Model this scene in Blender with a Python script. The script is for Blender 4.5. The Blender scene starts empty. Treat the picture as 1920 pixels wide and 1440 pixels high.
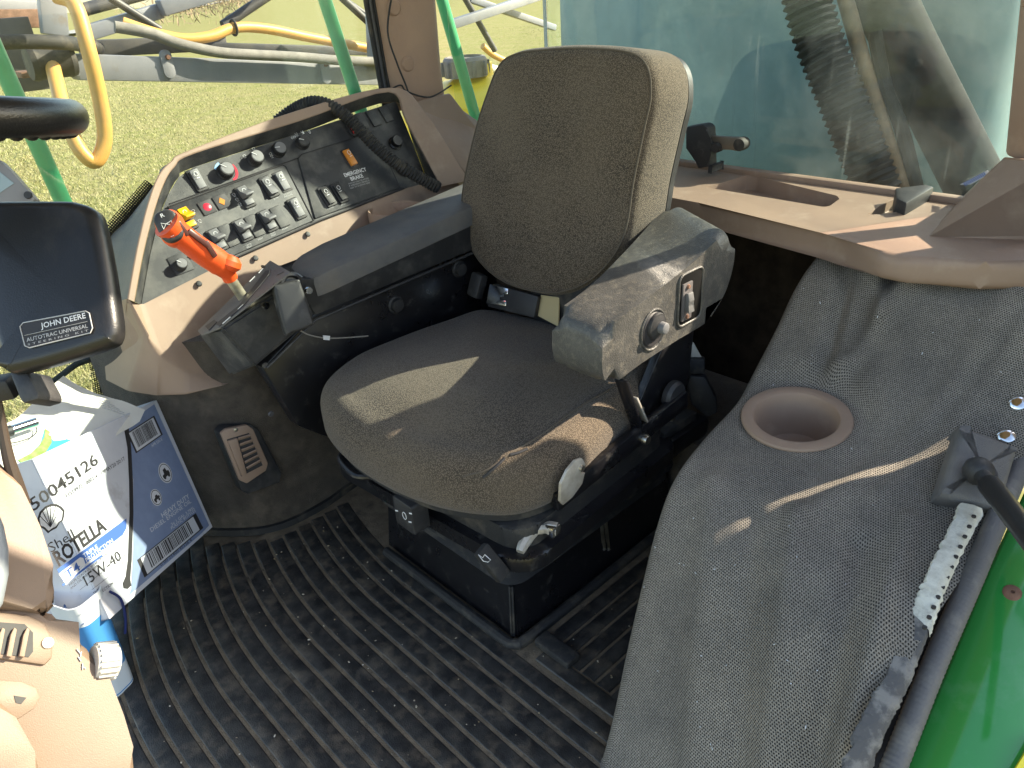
import bpy, bmesh, math, random
import numpy as np
from mathutils import Vector, Matrix, noise
random.seed(7); rng = np.random.default_rng(7)
S = bpy.context.scene
R = math.radians
# ---------------------------------------------------------------- camera
# x = towards the rear of the tractor, y = towards its right side, z = up; cab floor at z = 0
CAM = Vector((-0.8373, -0.9767, 1.35))
CD = Vector((0.5908, 0.6562, -0.4695)); CR = Vector((0.7194, -0.6918, -0.0616)); CU = CR.cross(CD).normalized()
cam_d = bpy.data.cameras.new('camera'); cam = bpy.data.objects.new('camera', cam_d)
S.collection.objects.link(cam); S.camera = cam
cam_d.sensor_width = 36; cam_d.lens = 36*1442/1920; cam_d.clip_start = 0.02; cam_d.clip_end = 2000
cam.matrix_world = Matrix(((CR.x, CU.x, -CD.x, CAM.x), (CR.y, CU.y, -CD.y, CAM.y), (CR.z, CU.z, -CD.z, CAM.z), (0, 0, 0, 1)))
# ---------------------------------------------------------------- sky and sun
SUN_AZ, SUN_EL = -28.7, 31.0
SV = Vector((math.cos(R(SUN_EL))*math.cos(R(SUN_AZ)), math.cos(R(SUN_EL))*math.sin(R(SUN_AZ)), math.sin(R(SUN_EL))))
W = bpy.data.worlds.new('World'); S.world = W; W.use_nodes = True
nt = W.node_tree; bg = nt.nodes['Background']
sky = nt.nodes.new('ShaderNodeTexSky'); sky.sky_type = 'NISHITA'; sky.sun_disc = False
sky.sun_elevation = R(SUN_EL); sky.sun_rotation = math.atan2(SV.x, SV.y)
nt.links.new(sky.outputs[0], bg.inputs[0]); bg.inputs[1].default_value = 0.15
sl = bpy.data.lights.new('sun', 'SUN'); sl.energy = 4.2; sl.angle = R(0.53); sl.color = (1, 0.93, 0.82)
sun = bpy.data.objects.new('sun', sl); S.collection.objects.link(sun)
sun.rotation_euler = SV.to_track_quat('Z', 'Y').to_euler(); sun.location = SV*20
S.view_settings.view_transform = 'Standard'; S.view_settings.look = 'None'; S.view_settings.gamma = 1
S.view_settings.exposure = 1.72
S.view_settings.use_white_balance = True; S.view_settings.white_balance_temperature = 7500
S.cycles.max_bounces = 8; S.cycles.diffuse_bounces = 4; S.cycles.transparent_max_bounces = 16
# ---------------------------------------------------------------- measuring helpers
def at(px, py, x=None, y=None, z=None, D=None):
    """a photo point taken to a known plane of the cab"""
    w = CD + CR*((px-960)/1442) + CU*((720-py)/1442)
    if x is not None: t = (x-CAM.x)/w.x
    elif y is not None: t = (y-CAM.y)/w.y
    elif z is not None: t = (z-CAM.z)/w.z
    else: t = D
    return CAM + w*t
class Frame:
    def __init__(s, o, e1, e2):
        s.o = Vector(o); s.e1 = Vector(e1).normalized(); s.n = s.e1.cross(Vector(e2)).normalized(); s.e2 = s.n.cross(s.e1)
    def px(s, px, py, c=0):
        w = CD + CR*((px-960)/1442) + CU*((720-py)/1442)
        q = CAM + w*((s.o + s.n*c - CAM).dot(s.n)/w.dot(s.n)) - s.o
        return q.dot(s.e1), q.dot(s.e2)
    def W(s, a, b, c=0): return s.o + s.e1*a + s.e2*b + s.n*c
    def M(s, a=0, b=0, c=0, rot=0):
        e1 = s.e1*math.cos(rot) + s.e2*math.sin(rot); e2 = s.n.cross(e1); p = s.W(a, b, c)
        return Matrix(((e1.x, e2.x, s.n.x, p.x), (e1.y, e2.y, s.n.y, p.y), (e1.z, e2.z, s.n.z, p.z), (0, 0, 0, 1)))
# ---------------------------------------------------------------- object helpers
COL = S.collection
def thing(name, label, cat, loc=(0, 0, 0), group=None):
    o = bpy.data.objects.new(name, None); COL.objects.link(o); o.location = Vector(loc); o.empty_display_size = .05
    o['label'] = label; o['category'] = cat
    if group: o['group'] = group
    return o
def tag(o, label, cat, group=None):
    o['label'] = label; o['category'] = cat
    if group: o['group'] = group
    return o
def base(o):
    v = Vector((0, 0, 0))
    while o is not None: v += o.location; o = o.parent
    return v
def fin(me, mat, smooth=35):
    me.materials.append(mat)
    if smooth:
        me.polygons.foreach_set('use_smooth', [True]*len(me.polygons)); me.set_sharp_from_angle(angle=R(smooth))
def obj(name, bm, mat, parent=None, smooth=35):
    """bm in world coordinates -> one mesh object"""
    if isinstance(bm, bpy.types.Mesh): me = bm
    else:
        bmesh.ops.recalc_face_normals(bm, faces=bm.faces)
        me = bpy.data.meshes.new(name); bm.to_mesh(me); bm.free()
    me.name = name
    fin(me, mat, smooth)
    o = bpy.data.objects.new(name, me); COL.objects.link(o)
    if parent is not None:
        me.transform(Matrix.Translation(-base(parent))); o.parent = parent
    else:
        c = sum((Vector(b) for b in o.bound_box), Vector())/8
        zmin = min(b[2] for b in o.bound_box); c.z = zmin
        me.transform(Matrix.Translation(-c)); o.location = c
    return o
def shared(name, me, M, parent):
    o = bpy.data.objects.new(name, me); COL.objects.link(o); o.parent = parent
    o.matrix_local = Matrix.Translation(-base(parent)) @ M
    return o
def struct(name, bm, mat, smooth=35):
    o = obj(name, bm, mat, None, smooth); o['kind'] = 'structure'; return o
def NB(): return bmesh.new()
def box(bm, lo, hi, M=None, bev=0, seg=2):
    r = bmesh.ops.create_cube(bm, size=1); vs = r['verts']
    lo, hi = Vector(lo), Vector(hi)
    for v in vs: v.co = Vector(((lo[i]+hi[i])/2 + v.co[i]*(hi[i]-lo[i]) for i in range(3)))
    if bev:
        es = list({e for v in vs for e in v.link_edges})
        r = bmesh.ops.bevel(bm, geom=es, offset=bev, segments=seg, affect='EDGES', profile=.5)
        vs = list({v for f in r['faces'] for v in f.verts} | {v for v in vs if v.is_valid})
    if M is not None:
        for v in vs: v.co = M @ v.co
    return bm
def prism(bm, pts, n, depth, bev=0, seg=2, bothbev=True):
    """polygon (world points) extruded by n*depth"""
    n = Vector(n)
    v0 = [bm.verts.new(Vector(p)) for p in pts]; v1 = [bm.verts.new(Vector(p)+n*depth) for p in pts]
    N = len(pts); es = []
    f0 = bm.faces.new(v0[::-1]); f1 = bm.faces.new(v1)
    for i in range(N): bm.faces.new((v0[i], v0[(i+1) % N], v1[(i+1) % N], v1[i]))
    if bev:
        es = list(f1.edges) + (list(f0.edges) if bothbev else []) + [e for v in v0 for e in v.link_edges if e.other_vert(v) in v1]
        bmesh.ops.bevel(bm, geom=list(set(es)), offset=bev, segments=seg, affect='EDGES', profile=.5)
    return bm
def crom(pts, n=8, closed=False):
    P = [Vector(p) for p in pts]; out = []; N = len(P)
    for i in range(N if closed else N-1):
        p0 = P[(i-1) % N] if closed or i > 0 else P[0]; p1 = P[i]; p2 = P[(i+1) % N]
        p3 = P[(i+2) % N] if closed or i+2 < N else P[-1]
        for k in range(n):
            t = k/n
            out.append(.5*((2*p1)+(p2-p0)*t+(2*p0-5*p1+4*p2-p3)*t*t+(3*p1-p0-3*p2+p3)*t**3))
    if not closed: out.append(P[-1])
    return out
def tube(bm, path, r, seg=12, closed=False):
    P = [Vector(p) for p in path]; N = len(P); rings = []
    rr = r if hasattr(r, '__len__') else [r]*N
    T0 = (P[1]-P[0]).normalized(); a = T0.orthogonal().normalized()
    for i in range(N):
        T = (P[(i+1) % N if closed else min(i+1, N-1)] - P[(i-1) % N if closed else max(i-1, 0)]).normalized()
        a = (a - T*a.dot(T)).normalized(); b = T.cross(a)
        rings.append([bm.verts.new(P[i]+(a*math.cos(2*math.pi*k/seg)+b*math.sin(2*math.pi*k/seg))*rr[i]) for k in range(seg)])
    for i in range(N if closed else N-1):
        A, B = rings[i], rings[(i+1) % N]
        for k in range(seg): bm.faces.new((A[k], A[(k+1) % seg], B[(k+1) % seg], B[k]))
    if not closed: bm.faces.new(rings[0][::-1]); bm.faces.new(rings[-1])
    return bm
def lathe(bm, prof, M, seg=24):
    """profile of (radius, height) about local z of M"""
    rings = []
    for r, h in prof:
        if r < 1e-6: rings.append([bm.verts.new(M @ Vector((0, 0, h)))])
        else: rings.append([bm.verts.new(M @ Vector((r*math.cos(2*math.pi*k/seg), r*math.sin(2*math.pi*k/seg), h))) for k in range(seg)])
    for A, B in zip(rings, rings[1:]):
        for k in range(seg):
            q = [A[k % len(A)], A[(k+1) % len(A)], B[(k+1) % len(B)], B[k % len(B)]]
            q = list(dict.fromkeys(q))
            if len(q) > 2:
                try: bm.faces.new(q)
                except ValueError: pass
    return bm
def grid(bm, rows, closed=False, uv=None):
    V = [[bm.verts.new(Vector(p)) for p in r] for r in rows]
    lay = bm.loops.layers.uv.verify() if uv else None
    for i in range(len(V)-1):
        for j in range(len(V[0])-(0 if closed else 1)):
            k = (j+1) % len(V[0])
            f = bm.faces.new((V[i][j], V[i][k], V[i+1][k], V[i+1][j]))
            if uv:
                for l, (a, b) in zip(f.loops, ((i, j), (i, k), (i+1, k), (i+1, j))): l[lay].uv = uv(a, b)
    return V
def pillow(bm, out2, fr, depth, r, crown=0., seg=5, inner=6):
    """soft block: outline (frame coordinates), rounded over by r, crowned towards the frame normal"""
    P = [Vector((p[0], p[1])) for p in out2]; N = len(P)
    area = sum(P[i].x*P[(i+1) % N].y-P[(i+1) % N].x*P[i].y for i in range(N))
    if area < 0: P = P[::-1]
    c = sum(P, Vector((0, 0)))/N; nrm = []
    for i in range(N):
        t = (P[(i+1) % N]-P[i-1]).normalized(); nrm.append(Vector((-t.y, t.x)))
    L = [(r*.7, 0), (r*.2, r*.18), (0, r*.55)]
    for k in range(seg+1):
        a = k/seg*math.pi/2; L.append((r*(1-math.cos(a)), depth-r+r*math.sin(a)))
    rows = [[fr.W(*(P[i]+nrm[i]*d), h) for i in range(N)] for d, h in L]
    d = L[-1][0]
    for k in range(1, inner):
        s = 1-k/inner
        rows.append([fr.W(*(c+(P[i]+nrm[i]*d-c)*s), depth+crown*(1-s*s)) for i in range(N)])
    V = grid(bm, rows, True)
    ce = bm.verts.new(fr.W(c.x, c.y, depth+crown))
    for i in range(N): bm.faces.new((V[-1][i], V[-1][(i+1) % N], ce))
    bm.faces.new(V[0][::-1])
    return bm
def rrect(w, h, r, n=5):
    o = []
    for cx, cy, a0 in ((w/2-r, h/2-r, 0), (-w/2+r, h/2-r, 90), (-w/2+r, -h/2+r, 180), (w/2-r, -h/2+r, 270)):
        for k in range(n): a = R(a0+90*k/(n-1)); o.append((cx+r*math.cos(a), cy+r*math.sin(a)))
    return o
def plate(bm, out2, fr, c0, c1, bev=0, a=0, b=0):
    return prism(bm, [fr.W(a+p[0], b+p[1], c0) for p in out2], fr.n, c1-c0, bev, 2, False)
def boolean(o, cutter_bm):
    me = bpy.data.meshes.new('cut'); bmesh.ops.recalc_face_normals(cutter_bm, faces=cutter_bm.faces); cutter_bm.to_mesh(me); cutter_bm.free()
    c = bpy.data.objects.new('cut', me); COL.objects.link(c)
    m = o.modifiers.new('b', 'BOOLEAN'); m.object = c; m.operation = 'DIFFERENCE'; m.solver = 'EXACT'
    bpy.context.view_layer.update()
    ev = o.evaluated_get(bpy.context.evaluated_depsgraph_get()); nm = bpy.data.meshes.new_from_object(ev)
    o.modifiers.clear(); old = o.data; nm.name = old.name; o.data = nm; bpy.data.meshes.remove(old)
    bpy.data.objects.remove(c); bpy.data.meshes.remove(me)
    nm.polygons.foreach_set('use_smooth', [True]*len(nm.polygons)); nm.set_sharp_from_angle(angle=R(35))
def bevmod(o, w, seg=2, ang=30):
    m = o.modifiers.new('bevel', 'BEVEL'); m.width = w; m.segments = seg; m.limit_method = 'ANGLE'; m.angle_limit = R(ang); m.harden_normals = False
    return o
def text(name, s, fr, L, Rr, T, mat, parent, c=.0006, fat=0., px=True):
    """lettering whose baseline runs from photo point L to Rr, cap height reaching T"""
    cu = bpy.data.curves.new('t', 'FONT'); cu.body = s; cu.offset = fat; cu.resolution_u = 2
    to = bpy.data.objects.new('t', cu); COL.objects.link(to); bpy.context.view_layer.update()
    me = bpy.data.meshes.new_from_object(to.evaluated_get(bpy.context.evaluated_depsgraph_get()))
    bpy.data.objects.remove(to); bpy.data.curves.remove(cu)
    xs = [v.co.x for v in me.vertices]; x0, x1 = min(xs), max(xs)
    a = Vector(fr.px(*L, c)) if px else Vector(L); b = Vector(fr.px(*Rr, c)) if px else Vector(Rr); t = Vector(fr.px(*T, c)) if px else Vector(T)
    d = b-a; w = d.length; d.normalize(); h = abs(d.x*(t-a).y-d.y*(t-a).x)
    for v in me.vertices:
        u = (v.co.x-x0)/(x1-x0)*w; q = v.co.y/.7*h
        v.co = fr.W(a.x+d.x*u-d.y*q, a.y+d.y*u+d.x*q, c)
    return obj(name, me, mat, parent, 0)
# ---------------------------------------------------------------- materials
def mat(name, col, rough=.5, metal=0., col2=None, nscale=8., bump=0., bscale=200., spec=.5, nlo=.4, nhi=.65, detail=6., coat=0., dirt=None, dlo=.55, dhi=.75, dscale=5., sheen=0., rvar=0.):
    m = bpy.data.materials.new(name); m.use_nodes = True; t = m.node_tree; b = t.nodes['Principled BSDF']
    b.inputs['Base Color'].default_value = (*col, 1); b.inputs['Roughness'].default_value = rough; b.inputs['Metallic'].default_value = metal
    b.inputs['Specular IOR Level'].default_value = spec; b.inputs['Coat Weight'].default_value = coat; b.inputs['Coat Roughness'].default_value = .1
    if sheen: b.inputs['Sheen Weight'].default_value = sheen
    tc = t.nodes.new('ShaderNodeTexCoord'); out = None
    def nz(scale, lo, hi, det=6.):
        n = t.nodes.new('ShaderNodeTexNoise'); n.inputs['Scale'].default_value = scale; n.inputs['Detail'].default_value = det; n.inputs['Roughness'].default_value = .62
        t.links.new(tc.outputs['Object'], n.inputs['Vector'])
        r = t.nodes.new('ShaderNodeMapRange'); r.inputs[1].default_value = lo; r.inputs[2].default_value = hi; r.clamp = True
        t.links.new(n.outputs['Fac'], r.inputs[0]); return r.outputs[0]
    def mix(fac, a, c):
        x = t.nodes.new('ShaderNodeMix'); x.data_type = 'RGBA'; t.links.new(fac, x.inputs[0])
        if a is None: x.inputs[6].default_value = (*col, 1)
        else: t.links.new(a, x.inputs[6])
        x.inputs[7].default_value = (*c, 1); return x.outputs[2]
    if col2: out = mix(nz(nscale, nlo, nhi, detail), out, col2)
    if dirt: out = mix(nz(dscale, dlo, dhi, 8), out, dirt)
    if out: t.links.new(out, b.inputs['Base Color'])
    if rvar:
        f = nz(9, .3, .7); q = t.nodes.new('ShaderNodeMath'); q.operation = 'MULTIPLY_ADD'; t.links.new(f, q.inputs[0]); q.inputs[1].default_value = rvar; q.inputs[2].default_value = rough
        t.links.new(q.outputs[0], b.inputs['Roughness'])
    if bump:
        n = t.nodes.new('ShaderNodeTexNoise'); n.inputs['Scale'].default_value = bscale; n.inputs['Detail'].default_value = 3; t.links.new(tc.outputs['Object'], n.inputs['Vector'])
        bp = t.nodes.new('ShaderNodeBump'); bp.inputs['Strength'].default_value = bump; bp.inputs['Distance'].default_value = .002
        t.links.new(n.outputs['Fac'], bp.inputs['Height']); t.links.new(bp.outputs[0], b.inputs['Normal'])
    return m
def fabric(name, dark, light, scale, bump=.5, dust=None, thr=(.25, .55)):
    m = mat(name, dark, .95, spec=.1); t = m.node_tree; b = t.nodes['Principled BSDF']; tc = [n for n in t.nodes if n.type == 'TEX_COORD'][0]
    v = t.nodes.new('ShaderNodeTexVoronoi'); v.inputs['Scale'].default_value = scale; v.inputs['Randomness'].default_value = .9
    t.links.new(tc.outputs['Object'], v.inputs['Vector'])
    r = t.nodes.new('ShaderNodeMapRange'); r.inputs[1].default_value = thr[0]; r.inputs[2].default_value = thr[1]; r.inputs[3].default_value = 1; r.inputs[4].default_value = 0
    t.links.new(v.outputs['Distance'], r.inputs[0])
    x = t.nodes.new('ShaderNodeMix'); x.data_type = 'RGBA'; t.links.new(r.outputs[0], x.inputs[0]); x.inputs[6].default_value = (*dark, 1); x.inputs[7].default_value = (*light, 1)
    last = x.outputs[2]
    if dust:
        n = t.nodes.new('ShaderNodeTexNoise'); n.inputs['Scale'].default_value = 6; n.inputs['Detail'].default_value = 8; t.links.new(tc.outputs['Object'], n.inputs['Vector'])
        q = t.nodes.new('ShaderNodeMapRange'); q.inputs[1].default_value = .35; q.inputs[2].default_value = .8; q.inputs[4].default_value = .55; t.links.new(n.outputs['Fac'], q.inputs[0])
        y = t.nodes.new('ShaderNodeMix'); y.data_type = 'RGBA'; t.links.new(q.outputs[0], y.inputs[0]); t.links.new(last, y.inputs[6]); y.inputs[7].default_value = (*dust, 1); last = y.outputs[2]
    t.links.new(last, b.inputs['Base Color'])
    bp = t.nodes.new('ShaderNodeBump'); bp.inputs['Strength'].default_value = bump; bp.inputs['Distance'].default_value = .002; t.links.new(r.outputs[0], bp.inputs['Height']); t.links.new(bp.outputs[0], b.inputs['Normal'])
    b.inputs['Sheen Weight'].default_value = .15
    return m
def perforated(name, colA, colB, hole, pitch):
    """woven mat with staggered holes, measured in metres along its own uv"""
    m = mat(name, colA, .95, spec=.1); t = m.node_tree; b = t.nodes['Principled BSDF']; tc = [n for n in t.nodes if n.type == 'TEX_COORD'][0]
    def N(op, a, c=None):
        n = t.nodes.new('ShaderNodeMath'); n.operation = op
        for i, q in enumerate((a, c)):
            if q is None: continue
            if isinstance(q, (int, float)): n.inputs[i].default_value = q
            else: t.links.new(q, n.inputs[i])
        return n.outputs[0]
    sp = t.nodes.new('ShaderNodeSeparateXYZ'); t.links.new(tc.outputs['UV'], sp.inputs[0])
    u = N('DIVIDE', sp.outputs[0], pitch); w = N('DIVIDE', sp.outputs[1], pitch)
    row = N('FLOOR', w); off = N('MULTIPLY', N('MODULO', row, 2.0), .5)
    fu = N('SUBTRACT', N('FRACT', N('ADD', u, off)), .5); fv = N('SUBTRACT', N('FRACT', w), .5)
    d = N('SQRT', N('ADD', N('MULTIPLY', fu, fu), N('MULTIPLY', fv, fv)))
    r = t.nodes.new('ShaderNodeMapRange'); r.inputs[1].default_value = .2; r.inputs[2].default_value = .36; t.links.new(d, r.inputs[0])
    n = t.nodes.new('ShaderNodeTexNoise'); n.inputs['Scale'].default_value = 5; n.inputs['Detail'].default_value = 9; n.inputs['Roughness'].default_value = .65; t.links.new(tc.outputs['Object'], n.inputs['Vector'])
    q = t.nodes.new('ShaderNodeMapRange'); q.inputs[1].default_value = .35; q.inputs[2].default_value = .7; t.links.new(n.outputs['Fac'], q.inputs[0])
    x = t.nodes.new('ShaderNodeMix'); x.data_type = 'RGBA'; t.links.new(q.outputs[0], x.inputs[0]); x.inputs[6].default_value = (*colA, 1); x.inputs[7].default_value = (*colB, 1)
    n2 = t.nodes.new('ShaderNodeTexNoise'); n2.inputs['Scale'].default_value = 420; n2.inputs['Detail'].default_value = 2; t.links.new(tc.outputs['Object'], n2.inputs['Vector'])
    hs = t.nodes.new('ShaderNodeHueSaturation'); t.links.new(x.outputs[2], hs.inputs['Color'])
    mm = N('MULTIPLY', n2.outputs['Fac'], 2.0); t.links.new(mm, hs.inputs['Value'])
    y = t.nodes.new('ShaderNodeMix'); y.data_type = 'RGBA'; t.links.new(r.outputs[0], y.inputs[0]); y.inputs[6].default_value = (*hole, 1); t.links.new(hs.outputs[0], y.inputs[7])
    t.links.new(y.outputs[2], b.inputs['Base Color'])
    bp = t.nodes.new('ShaderNodeBump'); bp.inputs['Strength'].default_value = .7; bp.inputs['Distance'].default_value = .002; t.links.new(r.outputs[0], bp.inputs['Height']); t.links.new(bp.outputs[0], b.inputs['Normal'])
    return m
def glass(name, tint, dust=None, amt=(0, 0), nscale=3.):
    m = bpy.data.materials.new(name); m.use_nodes = True; t = m.node_tree; t.nodes.remove(t.nodes['Principled BSDF']); out = t.nodes['Material Output']
    tr = t.nodes.new('ShaderNodeBsdfTransparent'); tr.inputs[0].default_value = (*tint, 1)
    gl = t.nodes.new('ShaderNodeBsdfGlossy'); gl.inputs['Roughness'].default_value = .02
    lw = t.nodes.new('ShaderNodeLayerWeight'); lw.inputs[0].default_value = .25
    mu = t.nodes.new('ShaderNodeMath'); mu.operation = 'MULTIPLY_ADD'; mu.inputs[1].default_value = .6; mu.inputs[2].default_value = .02; t.links.new(lw.outputs['Fresnel'], mu.inputs[0])
    mx = t.nodes.new('ShaderNodeMixShader'); t.links.new(mu.outputs[0], mx.inputs[0]); t.links.new(tr.outputs[0], mx.inputs[1]); t.links.new(gl.outputs[0], mx.inputs[2]); last = mx.outputs[0]
    if dust:
        df = t.nodes.new('ShaderNodeBsdfDiffuse'); df.inputs[0].default_value = (*dust, 1); tl = t.nodes.new('ShaderNodeBsdfTranslucent'); tl.inputs[0].default_value = (*dust, 1)
        ad = t.nodes.new('ShaderNodeMixShader'); ad.inputs[0].default_value = .5; t.links.new(df.outputs[0], ad.inputs[1]); t.links.new(tl.outputs[0], ad.inputs[2])
        tc = t.nodes.new('ShaderNodeTexCoord')
        n = t.nodes.new('ShaderNodeTexNoise'); n.inputs['Scale'].default_value = nscale; n.inputs['Detail'].default_value = 10; n.inputs['Roughness'].default_value = .6; n.inputs['Distortion'].default_value = .6; t.links.new(tc.outputs['Object'], n.inputs['Vector'])
        r = t.nodes.new('ShaderNodeMapRange'); r.inputs[1].default_value = .32; r.inputs[2].default_value = .7; r.inputs[3].default_value = amt[0]; r.inputs[4].default_value = amt[1]; t.links.new(n.outputs['Fac'], r.inputs[0])
        mp = t.nodes.new('ShaderNodeMapping'); mp.inputs['Scale'].default_value = (60, 60, 2.5); t.links.new(tc.outputs['Object'], mp.inputs[0])
        n3 = t.nodes.new('ShaderNodeTexNoise'); n3.inputs['Scale'].default_value = 1; n3.inputs['Detail'].default_value = 3; t.links.new(mp.outputs[0], n3.inputs['Vector'])
        r3 = t.nodes.new('ShaderNodeMapRange'); r3.inputs[1].default_value = .66; r3.inputs[2].default_value = .74; r3.inputs[4].default_value = .1; t.links.new(n3.outputs['Fac'], r3.inputs[0])
        sm = t.nodes.new('ShaderNodeMath'); sm.operation = 'ADD'; t.links.new(r.outputs[0], sm.inputs[0]); t.links.new(r3.outputs[0], sm.inputs[1])
        m2 = t.nodes.new('ShaderNodeMixShader'); t.links.new(sm.outputs[0], m2.inputs[0]); t.links.new(last, m2.inputs[1]); t.links.new(ad.outputs[0], m2.inputs[2]); last = m2.outputs[0]
    t.links.new(last, out.inputs['Surface']); return m
TAN = mat('tan plastic', (.31, .21, .152), .55, col2=(.27, .183, .136), nscale=6, bump=.25, bscale=900, dirt=(.42, .31, .23), dlo=.55, dhi=.85, dscale=12)
TANL = mat('tan padded plastic', (.37, .235, .16), .6, bump=.5, bscale=260, col2=(.33, .21, .15))
BLK = mat('black plastic', (.022, .022, .024), .45, bump=.3, bscale=700, dirt=(.09, .085, .08), dlo=.5, dhi=.8, dscale=14, rvar=.15)
BLKP = mat('black panel plastic', (.03, .031, .034), .5, bump=.35, bscale=1100, dirt=(.12, .115, .105), dlo=.45, dhi=.8, dscale=16)
GLOSS = mat('black gloss paint', (.008, .008, .010), .22, dirt=(.07, .065, .06), dlo=.57, dhi=.8, dscale=30, rvar=.2)
RUB = mat('black rubber', (.018, .018, .019), .7, bump=.4, bscale=500, dirt=(.10, .085, .065), dlo=.5, dhi=.75, dscale=18)
MATR = mat('rubber mat', (.017, .017, .018), .30, col2=(.05, .047, .043), nscale=26, bump=.5, bscale=350, dirt=(.13, .102, .075), dlo=.50, dhi=.72, dscale=20, rvar=.3)
GRIME = mat('grime', (.13, .098, .066), .95, col2=(.20, .15, .10), nscale=25, bump=.8, bscale=250, dirt=(.04, .035, .03), dscale=20)
FAB = fabric('seat weave', (.054, .042, .032), (.215, .166, .12), 420, .5, dust=(.16, .125, .09))
CARPET = mat('carpet', (.055, .045, .036), 1, col2=(.085, .07, .055), nscale=20, bump=1, bscale=480, spec=.1, sheen=.2, dirt=(.15, .12, .09), dlo=.55, dhi=.8, dscale=9)
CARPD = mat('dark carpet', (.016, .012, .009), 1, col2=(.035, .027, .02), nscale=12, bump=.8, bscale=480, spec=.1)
PERF = perforated('perforated mat', (.185, .168, .148), (.32, .282, .235), (.02, .02, .021), .0044)
ARM = mat('worn black vinyl', (.056, .055, .053), .33, col2=(.094, .09, .083), nscale=18, nlo=.3, nhi=.8, bump=.7, bscale=380, dirt=(.19, .172, .14), dlo=.5, dhi=.9, dscale=70, rvar=.15)
PADM = mat('grey armrest pad', (.10, .098, .10), .6, col2=(.14, .132, .125), nscale=10, bump=.6, bscale=500, dirt=(.16, .14, .12), dlo=.5, dhi=.8, dscale=9)
ORANGE = mat('orange plastic', (.85, .10, .022), .42, bump=.2, bscale=700, col2=(.78, .085, .02))
STEEL = mat('steel', (.55, .53, .48), .35, 1, col2=(.35, .32, .27), nscale=30, bump=.15, bscale=300)
CHROME = mat('chrome', (.75, .76, .78), .15, 1)
ALU = mat('worn bare metal', (.62, .58, .52), .5, .6, col2=(.45, .4, .33), nscale=30)
WHITE = mat('white print', (.72, .72, .72), .6)
DIMW = mat('faded print', (.42, .42, .42), .6)
KNOB = mat('grey knob cap', (.16, .16, .165), .5, bump=.3, bscale=600)
YEL = mat('yellow switch', (.85, .42, .015), .4)
REDP = mat('red switch', (.5, .02, .03), .35)
AMB = mat('amber switch', (.62, .22, .03), .35)
REDL = mat('red lens', (.55, .03, .06), .3)
GREEN = mat('green paint', (.022, .27, .055), .12, coat=.8, dirt=(.12, .34, .17), dlo=.5, dhi=.85, dscale=9)  # pale patches are lightened to carry sky reflection, besides dirt
GREENR = mat('faded green rail', (.05, .36, .16), .35, col2=(.09, .42, .22), nscale=5)
BOOM = mat('grey boom paint', (.20, .21, .235), .45, col2=(.26, .265, .28), nscale=5, dirt=(.2, .15, .1), dlo=.6, dhi=.8, dscale=9, bump=.1, bscale=90)
MATTE = mat('shade darkened black', (.014, .015, .017), .9, spec=.2, col2=(.03, .03, .03), nscale=8)  # shade on the pipes behind the glass is put into this darker colour
DARKST = mat('dark steel', (.045, .047, .055), .5, col2=(.08, .075, .07), nscale=8)
TANH = mat('amber hose', (.62, .33, .085), .45, col2=(.52, .28, .09), nscale=8, bump=.4, bscale=220)
GREYH = mat('grey hose', (.17, .16, .145), .8, col2=(.25, .235, .21), nscale=14, bump=.4, bscale=200)
RUST = mat('rust', (.14, .07, .045), .85, col2=(.25, .13, .085), nscale=40, bump=.5, bscale=200)
POLYY = mat('yellow poly', (.85, .62, .03), .4, col2=(.78, .55, .04), nscale=3)
CARD = mat('white carton', (.52, .53, .58), .75, col2=(.58, .59, .63), nscale=7, bump=.1, bscale=300, dirt=(.33, .31, .31), dlo=.58, dhi=.8, dscale=12)
CARDIN = mat('carton edge', (.45, .42, .38), .85)
BLUE = mat('carton blue print', (.18, .235, .37), .6, col2=(.20, .26, .40), nscale=40, dirt=(.3, .32, .38), dlo=.6, dhi=.8, dscale=9)
BLUED = mat('carton deep blue print', (.045, .12, .38), .6)
INK = mat('carton black print', (.028, .026, .028), .6)
CWHITE = mat('carton white print', (.60, .61, .64), .65)
PAPER = mat('paper', (.68, .66, .60), .8, col2=(.55, .53, .47), nscale=4)
PAPERG = mat('grey paper', (.42, .41, .36), .8, col2=(.33, .33, .24), nscale=6)
TEAL = mat('teal print', (.02, .42, .40), .6, col2=(.03, .5, .46), nscale=60)
LIME = mat('lime print', (.16, .50, .05), .6, col2=(.25, .58, .12), nscale=60)
SIDEGL = glass('clear glass', (.93, .97, .95))
REARGL = glass('dusty tinted glass', (.87, .95, .955), (.42, .47, .47), (-.03, .065), 3.5)
POLYW = mat('poly tank shade tint', (.17, .265, .285), .5, col2=(.10, .175, .195), nscale=3, nlo=.3, nhi=.7, dirt=(.22, .30, .30), dlo=.5, dhi=.75, dscale=5)  # white poly; teal colour carries the glass tint and blue sky-lit shade
# ================================================================ the field outside
GZ = -1.7
GRASSB = mat('field grass', (.24, .22, .095), 1, col2=(.19, .20, .065), nscale=.9, bump=1, bscale=14, spec=.05, dirt=(.30, .26, .14), dlo=.45, dhi=.7, dscale=6)
bm = NB(); bmesh.ops.create_grid(bm, x_segments=60, y_segments=60, size=400)
for v in bm.verts: v.co.z = GZ + .25*noise.noise(v.co*.02)*min(1, v.co.length/60)
field = struct('field', bm, GRASSB)
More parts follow.
